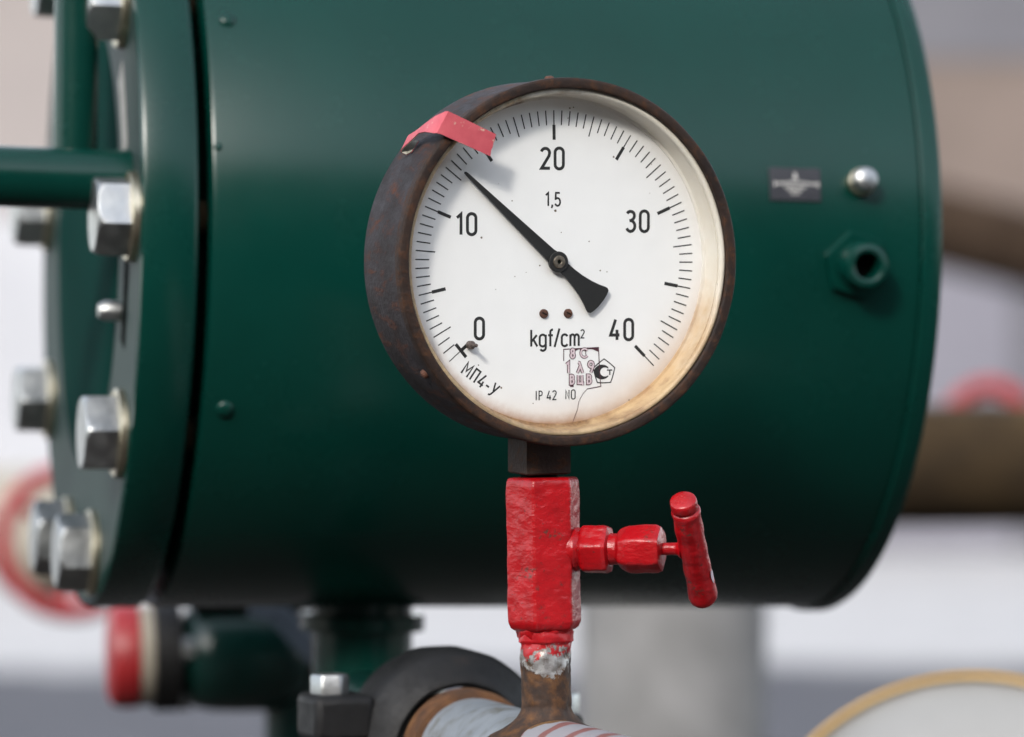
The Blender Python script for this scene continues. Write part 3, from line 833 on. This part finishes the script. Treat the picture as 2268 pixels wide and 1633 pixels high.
# ------------------------------------------------------------------ pressure gauge
GD = 1.682
g_u = K*GD                               # metres per photo unit at the gauge
grot = Euler((R_(2.0), R_(LEAN), R_(23.0)), 'XYZ')
gM = grot.to_matrix()
ring_c = P(1265, 581.0, GD)
BASE = Vector((-10.5*g_u, 0.0305, -470*g_u))        # foot of the socket in the ring's frame
ga = empty('pressure_gauge', ring_c+gM @ BASE, grot, 'round white faced pressure gauge in a rusty brown case, needle between 10 and 15', 'gauge')
FW = (0, -1, 0)
def px(v): return v*g_u
def gl(name, bm, mt, parent=ga, center=(0, 0, 0), **kw):
    """link a part whose mesh is written in the ring's frame with its own origin at center."""
    o = link(name, bm, mt, parent, **kw)
    o.location = Vector(center)-(BASE if parent is ga else Vector((0, 0, 0)))
    return o
RO = px(408.5)
CD = px(238)                             # depth of the case
b = bmesh.new()
lathe(b, [(RO*0.6, -CD-0.002), (RO-0.012, -CD-0.001), (RO-0.0028, -CD), (RO-0.0012, -CD+0.0012), (RO-0.0007, -CD+0.003), (RO-0.0007, -0.02), (RO-0.0007, -px(30)), (RO-0.0016, -px(27)), (RO-0.0026, -px(27)), (RO-0.0026, -px(92)), (RO*0.5, -px(92))], (0, 0, 0), FW, 200, close_ends=True)
case = gl('case', b, M['case'])
# bezel: cap ring with turned front edge
b = bmesh.new()
RI = px(385)
ring_lathe(b, [(RI, -px(10)), (RI, -px(3)), (RI+0.0004, -px(0.8)), (RI+0.0010, 0.0), (RO-0.0013, 0.0), (RO-0.0005, -px(1.2)), (RO-0.0001, -px(3.5)), (RO, -px(8)), (RO, -px(26)), (RO-0.0005, -px(28)), (RO-0.004, -px(28)), (RO-0.004, -px(10))],
           (0, 0, 0), FW, 220, disp=lambda p: p.normalized()*nz(p, 60, 4)*0.00022)
bez = gl('bezel', b, M['bezel'])
# case screws
def case_screw(ang, depth, r=0.0021, h=0.0022):
    d = Vector((math.cos(R_(ang)), 0, math.sin(R_(ang))))
    b = bmesh.new()
    lathe(b, [(r*1.0, -0.001), (r*1.05, 0.0), (r*1.05, h*0.5), (r*0.85, h*0.85), (r*0.4, h)], d*(RO-0.0010)+Vector((0, px(depth), 0)), d, 28, disp=lambda p: nz(p, 900, 2)*0.00012)
    # slot
    o = gl('screw', b, M['rust_screw'])
    return o
case_screw(93.6, 62); case_screw(217.0, 62)
# dial
DW = px(84)
DS = g_u*1.009
b = bmesh.new(); lathe(b, [(0.002, 0.0), (px(372), 0.0)], (0, 0, 0), FW, 160, close_ends=False)
# fill the middle, give the plate some thickness
b.free(); b = bmesh.new()
lathe(b, [(360*DS, -0.0012), (360*DS, -0.0002), (359*DS, 0.0)], (0, 0, 0), FW, 160)
dial = gl('dial', b, M['dial'], center=(0, DW, 0), smooth=20)
# white well behind the glass, then cream gasket lip under the bezel
b = bmesh.new()
ring_lathe(b, [(px(361.5), -DW-0.0015), (px(362.5), -DW+0.0006), (px(369), -DW+0.0008), (px(372), -DW+0.0022), (px(375), -px(30)), (px(390), -px(29)), (px(390), -DW-0.0015)], (0, 0, 0), FW, 160)
gl('inner_ring', b, M['gasket'])
b = bmesh.new()
prof = []
for k in range(18):
    q = 2*math.pi*k/18
    prof.append((px(380.5)+px(7.5)*math.cos(q), -px(20.5)+px(8.5)*math.sin(q)))
ring_lathe(b, prof, (0, 0, 0), FW, 160, disp=lambda p: p.normalized()*nz(p, 45, 6)*0.0003)
gl('gasket', b, M['gasket'])

# --- printing on the dial: a stroke lettering of our own
class Ink:
    def __init__(self): self.bm = bmesh.new(); self.k = 0
    def face(self, pts, lift=0.0):
        self.k += 1
        y = -(0.00006+lift+(self.k % 40)*0.0000015)
        self.bm.faces.new([self.bm.verts.new((p[0]*DS, y, p[1]*DS)) for p in pts])
    def stroke(self, pts, w, closed=False, lift=0.0):
        self.k += 1
        y = -(0.00006+lift+(self.k % 40)*0.0000015)
        pts = [Vector(p) for p in pts]
        n = len(pts); L = []; Rr = []
        for i in range(n):
            if closed: a, c = pts[i-1], pts[(i+1) % n]
            else: a, c = pts[max(i-1, 0)], pts[min(i+1, n-1)]
            p = pts[i]
            d1 = (p-a).normalized() if (p-a).length > 1e-9 else (c-p).normalized()
            d2 = (c-p).normalized() if (c-p).length > 1e-9 else d1
            n1 = Vector((-d1.y, d1.x)); n2 = Vector((-d2.y, d2.x))
            m = n1+n2
            if m.length < 1e-6: m = n1
            m.normalize()
            k = min(1.0/max(m.dot(n1), 0.35), 2.2)
            L.append(p+m*(w/2*k)); Rr.append(p-m*(w/2*k))
        vl = [self.bm.verts.new((q.x*DS, y, q.y*DS)) for q in L]; vr = [self.bm.verts.new((q.x*DS, y, q.y*DS)) for q in Rr]
        rng = range(n) if closed else range(n-1)
        for i in rng:
            j = (i+1) % n
            self.bm.faces.new((vl[i], vl[j], vr[j], vr[i]))
def arc(cx, cy, rx, ry, a0, a1, n=12):
    return [(cx+rx*math.cos(R_(a0+(a1-a0)*k/n)), cy+ry*math.sin(R_(a0+(a1-a0)*k/n))) for k in range(n+1)]
# glyphs on a cap height of 1; value = (advance width, strokes)
def O_(w, lo=0.0, hi=1.0):
    r = w/2
    return arc(r, hi-r, r, r, 0, 180, 14)+arc(r, lo+r, r, r, 180, 360, 14)
G = {
 '0': (0.42, [('c', O_(0.42))]),
 '1': (0.24, [('o', [(0.0, 0.80), (0.2, 0.98), (0.2, 0.0)])]),
 '2': (0.42, [('o', arc(0.21, 0.77, 0.21, 0.21, 165, -20, 14)+[(0.39, 0.62), (0.02, 0.03), (0.44, 0.03)])]),
 '3': (0.42, [('o', arc(0.2, 0.77, 0.2, 0.21, 150, -62, 14)+[(0.25, 0.54), (0.14, 0.53)]), ('o', [(0.2, 0.53)]+arc(0.2, 0.27, 0.22, 0.26, 80, -155, 18))]),
 '4': (0.46, [('o', [(0.27, 1.0), (0.01, 0.24), (0.47, 0.24)]), ('o', [(0.34, 0.50), (0.34, 0.0)])]),
 '5': (0.42, [('o', [(0.39, 0.98), (0.06, 0.98), (0.04, 0.52)]+arc(0.2, 0.3, 0.21, 0.29, 130, -155, 18))]),
 '8': (0.42, [('c', arc(0.21, 0.76, 0.17, 0.22, 0, 340, 18)), ('c', arc(0.21, 0.27, 0.21, 0.27, 0, 342, 20))]),
 '9': (0.42, [('c', arc(0.21, 0.74, 0.2, 0.24, 0, 342, 18)), ('o', [(0.41, 0.74), (0.39, 0.5), (0.2, 0.0)])]),
 ',': (0.12, [('o', [(0.08, 0.1), (0.08, -0.02), (0.02, -0.16)])]),
 'k': (0.4, [('o', [(0.04, 1.0), (0.04, 0.0)]), ('o', [(0.37, 0.68), (0.06, 0.30)]), ('o', [(0.16, 0.43), (0.40, 0.0)])]),
 'g': (0.38, [('c', O_(0.36, 0.0, 0.70)), ('o', [(0.36, 0.70), (0.36, -0.05)]+arc(0.19, -0.07, 0.17, 0.19, 0, -150, 10))]),
 'f': (0.24, [('o', [(0.27, 0.99)]+arc(0.24, 0.85, 0.13, 0.14, 95, 180, 6)+[(0.11, 0.0)]), ('o', [(-0.02, 0.66), (0.26, 0.66)])]),
 '/': (0.26, [('o', [(0.27, 1.06), (-0.02, -0.04)])]),
 'c': (0.34, [('o', arc(0.18, 0.52, 0.17, 0.18, 20, 180, 10)+arc(0.18, 0.18, 0.17, 0.18, 180, 340, 10))]),
 'm': (0.58, [('o', [(0.04, 0.70), (0.04, 0.0)]), ('o', [(0.05, 0.5)]+arc(0.17, 0.54, 0.12, 0.15, 160, 0, 8)+[(0.29, 0.0)]), ('o', [(0.30, 0.5)]+arc(0.42, 0.54, 0.12, 0.15, 160, 0, 8)+[(0.54, 0.0)])]),
 'I': (0.1, [('o', [(0.05, 1.0), (0.05, 0.0)])]),
 'P': (0.42, [('o', [(0.05, 0.0), (0.05, 0.97), (0.22, 0.97)]+arc(0.22, 0.73, 0.19, 0.24, 90, -90, 12)+[(0.06, 0.49)])]),
 'N': (0.46, [('o', [(0.04, 0.0), (0.04, 0.97), (0.42, 0.03), (0.42, 1.0)])]),
 'O': (0.44, [('c', O_(0.44))]),
 'М': (0.62, [('o', [(0.04, 0.0), (0.04, 0.97), (0.3, 0.35), (0.56, 0.97), (0.56, 0.0)])]),
 'П': (0.5, [('o', [(0.04, 0.0), (0.04, 0.96), (0.44, 0.96), (0.44, 0.0)])]),
 'У': (0.46, [('o', [(0.02, 1.0), (0.24, 0.38)]), ('o', [(0.46, 1.0), (0.2, 0.12), (0.12, 0.0), (0.0, -0.02)])]),
 '-': (0.3, [('o', [(0.0, 0.42), (0.28, 0.42)])]),
 'λ': (0.5, [('o', [(0.08, 0.98), (0.2, 0.94), (0.5, 0.0)]), ('o', [(0.27, 0.62), (0.02, 0.0)])]),
 'В': (0.46, [('c', [(0.05, 0.0), (0.05, 0.98)]+arc(0.22, 0.76, 0.18, 0.22, 90, -90, 10)+arc(0.22, 0.27, 0.22, 0.27, 90, -90, 10)), ('o', [(0.05, 0.53), (0.22, 0.53)])]),
 'Ц': (0.6, [('o', [(0.04, 1.0), (0.04, 0.04), (0.58, 0.04), (0.58, -0.2)]), ('o', [(0.50, 1.0), (0.50, 0.04)])]),
 ' ': (0.3, []),
}
def write(ink, txt, x, y, h, w, rot=0.0, gap=0.16, sx_=1.0, lift=0.0, center=False, adv=None):
    if center:
        tot = sum(G[c][0]*h*sx_+gap*h for c in txt)-gap*h; x -= tot/2
    c, s = math.cos(R_(rot)), math.sin(R_(rot)); cur = 0.0
    for ch in txt:
        a, st = G[ch]
        for kind, pts in st:
            q = []
            for (gx, gy) in pts:
                ax = cur+gx*h*sx_; ay = gy*h
                q.append((x+ax*c-ay*s, y+ax*s+ay*c))
            ink.stroke(q, w, kind == 'c', lift)
        cur += a*h*sx_+gap*h
def dpt(sx0, sy0): return ((sx0-1231.0)/0.9195, 580.0-sy0)     # photo position -> dial plane
def pol(a, r): return (r*math.cos(R_(a)), r*math.sin(R_(a)))
ink = Ink()
A20 = 90.9; STEP = 3.382
for i in range(5, 81):
    a = A20+(40-i)*STEP
    d = Vector(pol(a, 1))
    if i % 10 == 0:
        ink.stroke([d*335, d*302], 2.7); ink.stroke([d*303, d*270], 7.4)
    elif i % 5 == 0: ink.stroke([d*335, d*289], 2.7)
    else: ink.stroke([d*335, d*302.5], 2.7)
for a in (212.85, 216.5):
    d = Vector(pol(a, 1)); ink.stroke([d*335, d*303], 2.7)
d = Vector(pol(220.4, 1)); t = Vector((-d.y, d.x))
ink.stroke([d*335, d*300], 2.0); ink.stroke([d*299-t*19, d*299+t*19], 7.5)
ink.stroke([d*299, d*277], 7.5)
gl('scale', ink.bm, M['ink'], dial, smooth=None, weld=False)
ink = Ink()
for txt, sx0, sy0, h in (('20', 1223, 377, 47), ('10', 1034, 522, 47), ('30', 1414, 516, 47), ('0', 1062, 751, 46.5), ('40', 1378, 757.5, 46.5)):
    u, v = dpt(sx0, sy0)
    write(ink, txt, u, v+2.6, h-6+5, 7.0, gap=0.29, center=True, sx_=1.04)
u, v = dpt(1224.5, 457.5); write(ink, '1,5', u, v+1.2, 29.5, 4.2, gap=0.2, center=True)
u, v = dpt(1174.5, 768.5); write(ink, 'kgf/cm', u, v+1.5, 37, 5.0, gap=0.155, sx_=1.1)
u, v = dpt(1286.5, 750); write(ink, '2', u, v, 19, 2.8)
u, v = dpt(1186, 886); write(ink, 'IP', u, v, 20.5, 2.6, gap=0.24)
u, v = dpt(1211, 886); write(ink, '42', u, v, 20.5, 2.6, gap=0.2)
u, v = dpt(1252, 885); write(ink, 'NO', u, v, 20.5, 2.6, gap=0.24)
u, v = dpt(1021, 822); write(ink, 'МП4-У', u, v, 30, 3.9, rot=-36.0, gap=0.2)
gl('lettering', ink.bm, M['ink'], dial, smooth=None, weld=False)
ink = Ink()
for sx0, sy0, r0 in ((1230, 467, 3.0), (1067, 526, 2.4), (1305, 535, 1.6), (1243, 515, 1.3), (1195, 588, 1.8), (1165, 603, 1.0), (1360, 347, 2.2), (1262, 240, 2.0), (1270, 238, 1.5),
                     (1258, 262, 1.3), (1134, 445, 1.6), (1140, 612, 1.2), (1098, 640, 1.0), (1330, 600, 1.8), (1345, 603, 1.4), (1020, 880, 1.4), (1180, 893, 1.3), (1110, 857, 2.2), (1060, 806, 1.5), (1395, 890, 1.8), (1450, 905, 1.2)):
    u, v = dpt(sx0, sy0)
    ink.face([(u+r0*1.05*math.cos(q)*(1+0.25*math.sin(3*q+sx0)), v+r0*math.sin(q)) for q in [2*math.pi*k/9 for k in range(9)]], lift=-0.00003)
tag(gl('specks', ink.bm, M['speck'], dial, smooth=None, weld=False), kind='stuff')
# mark of conformity: pentagon with a C and a small T
ink = Ink()
cx, cy = dpt(1338.5, 826)
pent = []
for k in range(5):
    a0 = 90-18+72*k+18; p0 = Vector(pol(a0, 29)); p1 = Vector(pol(a0+72, 29))
    for q in range(5):
        f = q/5; m = p0.lerp(p1, f); m = m*(1+0.035*math.sin(math.pi*f)); pent.append((cx+m.x*0.95, cy+m.y))
ink.stroke(pent, 2.6, True)
# crescent C
outer = arc(cx-5, cy, 20, 16.5, 40, 320, 30); inner = arc(cx+2.0, cy, 11.5, 10.0, 316, 44, 30)
n = len(outer)
for k in range(n-1):
    ink.k = 3; ink.face([outer[k], outer[k+1], inner[n-2-k], inner[n-1-k]])
ink.stroke([(cx+7, cy+4), (cx+20, cy+4)], 3.0); ink.stroke([(cx+14, cy+4), (cx+14, cy-7)], 3.0)
gl('conformity_mark', ink.bm, M['ink'], dial, smooth=None, weld=False)
# dial screws with slots
for sx0, sy0 in ((1203.5, 694.5), (1257.5, 694.5)):
    u, v = dpt(sx0, sy0)
    b = bmesh.new(); lathe(b, [(10.2*DS, 0), (10.2*DS, 0.0006), (8.6*DS, 0.0011), (4*DS, 0.0013)], (u*DS, 0, v*DS), FW, 32, disp=lambda p: nz(p, 1500, 1)*0.0001)
    sc = gl('dial_screw', b, M['rust_screw'], dial)
    b = bmesh.new(); box(b, (u*DS, -0.0013, v*DS), (11*DS, 0.0002, 2.2*DS), Matrix.Rotation(R_(25), 3, 'Y')); link('slot', b, M['gap'], sc, smooth=None)
# stop pin beside the zero
u, v = dpt(1040, 761.5)
b = bmesh.new(); lathe(b, [(8*DS, 0), (9.5*DS, 0.0006), (9.5*DS, 14*DS), (8*DS, 16*DS), (4.2*DS, 17*DS), (4.2*DS, 40*DS), (3*DS, 42*DS)], (u*DS, 0, v*DS), FW, 32)
gl('stop_pin', b, M['pin'], dial)

# pointer
PA = 138.4
dp = Vector(pol(PA, 1)); tpv = Vector((-dp.y, dp.x))
PW = 9*g_u
out = []
def q2(r, w): return dp*r+tpv*w
side = [(298, 0.6), (296, 2.6), (290, 3.6), (200, 7.0), (100, 11.0), (24, 14.2), (0, 20), (-20, 13.5), (-40, 14), (-65, 17), (-90, 22.5), (-110, 29), (-123, 34.5), (-129, 36), (-134.5, 33)]
endc = [(-137.5, 24), (-139.5, 10), (-139.5, -10), (-137.5, -24)]
loop = [q2(r, w) for r, w in side]+[q2(r, w) for r, w in endc]+[q2(r, -w) for r, w in reversed(side)]
b = bmesh.new()
fr = [b.verts.new((p.x*DS, -0.0007, p.y*DS)) for p in loop]; bk = [b.verts.new((p.x*DS, 0.0, p.y*DS)) for p in loop]
b.faces.new(fr); b.faces.new(list(reversed(bk)))
for i in range(len(fr)):
    j = (i+1) % len(fr); b.faces.new((fr[i], fr[j], bk[j], bk[i]))
bmesh.ops.triangulate(b, faces=[f for f in b.faces if len(f.verts) > 4])
needle = gl('pointer', b, M['needle'], center=(0, DW-PW, 0), smooth=25)
b = bmesh.new(); lathe(b, [(10*DS, -PW+0.0002), (10*DS, 0.0), (23*DS, 0.0), (23*DS, 0.0013), (21.5*DS, 0.0017), (12*DS, 0.0017)], (0, 0, 0), FW, 64)
gl('hub', b, M['needle'], needle)
b = bmesh.new(); ring_lathe(b, [(4.5*DS, 0.0016), (4.5*DS, 0.0022), (6*DS, 0.0025), (12.5*DS, 0.0025), (14*DS, 0.0021), (14*DS, 0.0016)], (0, 0, 0), FW, 48)
gl('hub_screw', b, M['hubmetal'], needle)
b = bmesh.new(); lathe(b, [(4.5*DS, 0.00165), (4.5*DS, 0.0018)], (0, 0, 0), FW, 24); gl('hub_recess', b, M['gap'], needle)

# cover glass, then the inspection stamp inked on the dial
GW = px(12)
b = bmesh.new(); lathe(b, [(px(384), 0.0), (px(384), 0.0001)], (0, 0, 0), FW, 128)
b.free(); b = bmesh.new()
ring = [b.verts.new((px(381)*math.cos(2*math.pi*k/128), 0, px(381)*math.sin(2*math.pi*k/128))) for k in range(128)]
b.faces.new(ring)
glass = gl('glass', b, M['glass'], center=(0, GW, 0), smooth=None)
gpt = dpt
dark, pale = Ink(), Ink()
def st_poly(pts): return [gpt(*p) for p in pts]
dark.stroke(st_poly([(1248, 800), (1248, 774), (1326, 771), (1328, 820), (1331, 858), (1300, 863)]), 1.9)
dark.face(st_poly([(1262, 774), (1326, 771), (1326, 781), (1312, 775), (1300, 774), (1290, 779), (1282, 774), (1275, 778)]))
dark.face(st_poly([(1262, 852), (1270, 852), (1270, 858), (1262, 858)]))
def stamp(txt, sx0, sy0, h, gap, sxx=1.05):
    u, v = gpt(sx0, sy0)
    write(dark, txt, u, v, h, 7.6, gap=gap, sx_=sxx)
    write(pale, txt, u, v, h, 4.2, gap=gap, sx_=sxx, lift=0.00012)
stamp('8', 1264, 793, 19, 0.2)
u, v = gpt(1286, 793)
cpts = [(u+9+9*math.cos(R_(a)), v+10+9.5*math.sin(R_(a))) for a in range(35, 330, 18)]
dark.stroke(cpts, 6.4); pale.stroke(cpts, 3.8, lift=0.00012)
dark.stroke([(u+8, v+15), (u+17, v+15)], 1.6); dark.stroke([(u+12, v+15), (u+12, v+6)], 1.6)
stamp('1', 1253.5, 827, 24, 0.2, 1.2); stamp('λ', 1278, 827, 24, 0.2, 1.1); stamp('9', 1303.5, 827, 25, 0.2, 1.1)
stamp('В', 1262, 851, 19, 0.2, 1.05); stamp('Ц', 1279.5, 851, 19, 0.2, 1.05); stamp('В', 1300, 851, 19, 0.2, 1.1)
# hair-like crack running from the stamp to the rim
dark.stroke(st_poly([(1300, 864), (1292, 872), (1285, 884), (1281, 892), (1279, 908), (1274, 920), (1269, 934), (1265, 945)]), 1.0)
gl('verification_stamp', dark.bm, M['stamp_ink'], dial, center=(0, -0.00009, 0), smooth=None, weld=False)
gl('stamp_fill', pale.bm, M['stamp_pale'], dial, center=(0, -0.00009, 0), smooth=None, weld=False)

# square socket under the case
b = bmesh.new()
SH = 62*g_u
prof = [(0.0085, -0.0024), (0.0102, -0.0020), (0.0107, -0.0014), (0.0107, SH*0.5), (0.0107, SH+0.004)]
lathe(b, prof, BASE+Vector((0, 0, 0.0006)), (0, 0, 1), 96, rfun=poly_r(4, 90))
gl('socket', b, M['socket'])
b = bmesh.new(); lathe(b, [(0.0083, -0.0035), (0.0083, 0.002)], BASE, (0, 0, 1), 40); gl('thread', b, M['gap'])

# ------------------------------------------------------------------ marker clip bent over the rim
ck = empty('marker_clip', ring_c+gM @ Vector((-300*g_u, 0, 300*g_u)), grot, 'faded pinkish red bent metal strip hooked over the upper left gauge rim', 'clip')
CO = Vector((-300, 0, 300))
stations = [((-176, 281, 3), (-191, 234, 1)), ((-232, 305, 7), (-250, 257, 6)), ((-284, 327, 10), (-311, 281, 9)), ((-291, 330, 9.5), (-318, 282, 8)), ((-295, 330, 4), (-322, 282, 2)),
            ((-302, 320, -40), (-324, 286, -45)), ((-308, 305, -85), (-325, 284, -80)), ((-316, 290, -120), (-334, 266, -112)), ((-322, 281, -146), (-341, 251, -138)),
            ((-323, 277, -152), (-342, 246, -144)), ((-320, 273, -154), (-339, 242, -146)), ((-312, 268, -148), (-331, 238, -139)), ((-303, 268, -138), (-324, 244, -128))]
def cpt(s): return Vector(((s[0]-5.4)*g_u, -s[2]*g_u, s[1]*g_u))-CO*g_u
NX_ = 10
def strip(offset):
    rows = []
    cen = [(cpt(a)+cpt(c))/2 for a, c in stations]
    for i, (a, c) in enumerate(stations):
        A, C = cpt(a), cpt(c)
        tdir = (cen[min(i+1, len(cen)-1)]-cen[max(i-1, 0)]).normalized()
        nrm = tdir.cross((C-A).normalized()).normalized()
        row = []
        for k in range(NX_+1):
            f = k/NX_
            p = A.lerp(C, f)+nrm*offset
            if i == 0: p += tdir*(-nz(p, 500, 1)*0.0006)
            p += nrm*nz(p, 140, 2)*0.0003
            row.append(p)
        rows.append(row)
    return rows
def strip_mesh(name, off0, off1, mt):
    b = bmesh.new(); r0, r1 = strip(off0), strip(off1)
    v0 = [[b.verts.new(p) for p in r] for r in r0]; v1 = [[b.verts.new(p) for p in r] for r in r1]
    for i in range(len(v0)-1):
        for k in range(NX_):
            b.faces.new((v0[i][k], v0[i][k+1], v0[i+1][k+1], v0[i+1][k])); b.faces.new((v1[i][k], v1[i+1][k], v1[i+1][k+1], v1[i][k+1]))
        for k in (0, NX_): b.faces.new((v0[i][k], v0[i+1][k], v1[i+1][k], v1[i][k]))
    for i in (0, len(v0)-1):
        for k in range(NX_): b.faces.new((v0[i][k], v0[i][k+1], v1[i][k+1], v1[i][k]))
    return link(name, b, mt, ck, smooth=40)
strip_mesh('painted_strip', 0.0, 0.0003, M['clip'])
strip_mesh('strip_back', -0.0003, -0.00002, M['clip_back'])

# ------------------------------------------------------------------ blurred things further back
# rusty pipe on a concrete column, behind the vessel
def cyl_thing(name, p0, p1, r, mt, label, cat, part=None):
    p0, p1 = Vector(p0), Vector(p1)
    o = empty(name, p0, (0, 0, 0), label, cat)
    b = bmesh.new(); tube(b, [Vector((0, 0, 0)), (p1-p0)*0.5, p1-p0], r, 48); link(part or 'run', b, mt, o)
    return o
RPZ = P(0, 1035, 3.6).z; rr_ = 136*K*3.6
rp = cyl_thing('rusty_pipe', (P(1300, 1035, 3.6).x, 3.6, RPZ), (P(2900, 1035, 3.6).x, 3.75, RPZ), rr_, M['rust_pipe'], 'thick rusty brown horizontal pipe behind the right end of the green vessel', 'pipe', 'pipe')
b = bmesh.new(); lathe(b, [(rr_*0.6, 0), (rr_*1.28, 0), (rr_*1.28, 0.03), (rr_*0.6, 0.03)], (0.0, 0, 0), (1, 0, 0), 48); link('flange', b, M['rust_pipe'], rp, bevel=0.003)
cl = empty('concrete_column', (P(1490, 0, 3.6).x, 3.6, 0), (0, 0, 0), 'round pale grey concrete column below the green vessel', 'column')
b = bmesh.new(); lathe(b, [(0.088, 0), (0.088, 0.4), (0.088, RPZ-rr_-0.03)], (0, 0, 0), (0, 0, 1), 64); link('shaft', b, M['concrete'], cl)
b = bmesh.new(); lathe(b, [(0.1, 0), (0.1, 0.03)], (0, 0, RPZ-rr_-0.03), (0, 0, 1), 64); link('cap', b, M['concrete'], cl, bevel=0.004)
# slanting brown pipe higher up
sp_ = cyl_thing('slanting_pipe', P(1950, 470, 14.0), P(2620, 640, 14.0), 92*K*14.0, M['rust_dark'], 'dark brown slanting pipe far beyond the upper right of the vessel', 'pipe', 'pipe')
b = bmesh.new(); pe = P(2620, 640, 14.0)-P(1950, 470, 14.0); tube(b, [pe, Vector((pe.x+0.03, 0, pe.z-0.2)), Vector((pe.x+0.04, 0, -P(1950, 470, 14.0).z))], 92*K*14.0, 32); link('leg', b, M['rust_dark'], sp_)

def gate_valve(c, R, tube_r, axis, label, hubmat, cat='valve', ground=True):
    o = empty('gate_valve', (c.x, c.y, 0), (0, 0, 0), label, cat)
    a = Vector(axis).normalized()
    cz = Vector((0, 0, c.z))
    b = bmesh.new(); torus(b, cz, a, R, tube_r, 72, 18); wh = link('handwheel', b, M['red_far'], o)
    _, u, v = frame(a)
    for k in range(3):
        q = 2*math.pi*k/3+0.4
        b = bmesh.new(); d = u*math.cos(q)+v*math.sin(q); tube(b, [cz-a*tube_r*0.4, cz+d*R], tube_r*0.6, 16); link('spoke', b, M['red_far'], wh)
    b = bmesh.new(); lathe(b, [(R*0.2, -tube_r), (R*0.24, 0), (R*0.2, tube_r*1.2)], cz, a, 32); link('hub', b, M['red_far'], wh)
    b = bmesh.new(); lathe(b, [(R*0.1, 0), (R*0.1, R*1.2), (R*0.4, R*1.25), (R*0.75, R*1.6), (R*0.75, R*2.6), (R*0.3, R*2.8)], cz, -a, 40); link('bonnet', b, hubmat, o)
    if ground:
        b = bmesh.new(); q = cz-a*R*2.1; tube(b, [q, Vector((q.x, q.y, 0))], R*0.5, 32); link('riser', b, hubmat, o)
    return o
gate_valve(P(160, 1200, 3.7), 156*K*3.7, 21*K*3.7, (0.30, -0.94, 0.1), 'cream pipe valve with red handwheel beyond the left flange bolts', M['cream'], ground=False)
cyl_thing('cream_pipe', P(-700, 1150, 5.75), P(700, 1150, 5.75), 112*K*5.75, M['cream'], 'blurred cream horizontal pipe behind the left red handwheel', 'pipe', 'pipe')
gvr = gate_valve(P(2190, 940, 4.3), 84*K*4.3, 21*K*4.3, (-0.1, -0.98, 0.1), 'small red handwheel valve peeking over the thick rusty pipe at right', M['rust_pipe'], ground=False)
b = bmesh.new(); q0 = P(2190, 1040, 4.75)-gvr.location; tube(b, [q0+Vector((-0.5, 0, 0)), q0, q0+Vector((1.2, 0, 0))], 100*K*4.75, 40); link('run', b, M['rust_pipe'], gvr)

# insulated pipe end with a yellow rim, lower right
dc = P(2150, 2015, 1.28); dr_ = 528*K*1.28
ip = empty('insulated_pipe', dc, (0, 0, 0), 'blunt pale grey insulated pipe end with a yellow rim at lower right', 'pipe')
da = Vector((-0.28, -0.93, 0.22)).normalized()
b = bmesh.new(); lathe(b, [(dr_*0.06, 0.012), (dr_*0.5, 0.010), (dr_*0.84, 0.004), (dr_*0.977, 0.0)], (0, 0, 0), da, 96); link('end_cap', b, M['insul'], ip)
b = bmesh.new(); ring_lathe(b, [(dr_*0.966, -0.004), (dr_*0.969, 0.002), (dr_*0.978, 0.004), (dr_*0.992, 0.0035), (dr_, 0.0), (dr_, -0.02), (dr_*0.966, -0.02)], (0, 0, 0), da, 96); link('rim', b, M['yellow'], ip)
b = bmesh.new(); lathe(b, [(dr_*0.985, 0.019), (dr_*0.985, 0.2), (dr_*0.985, 0.45), (dr_*0.9, 0.45)], (0, 0, 0), -da, 64); link('jacket', b, M['insul'], ip)
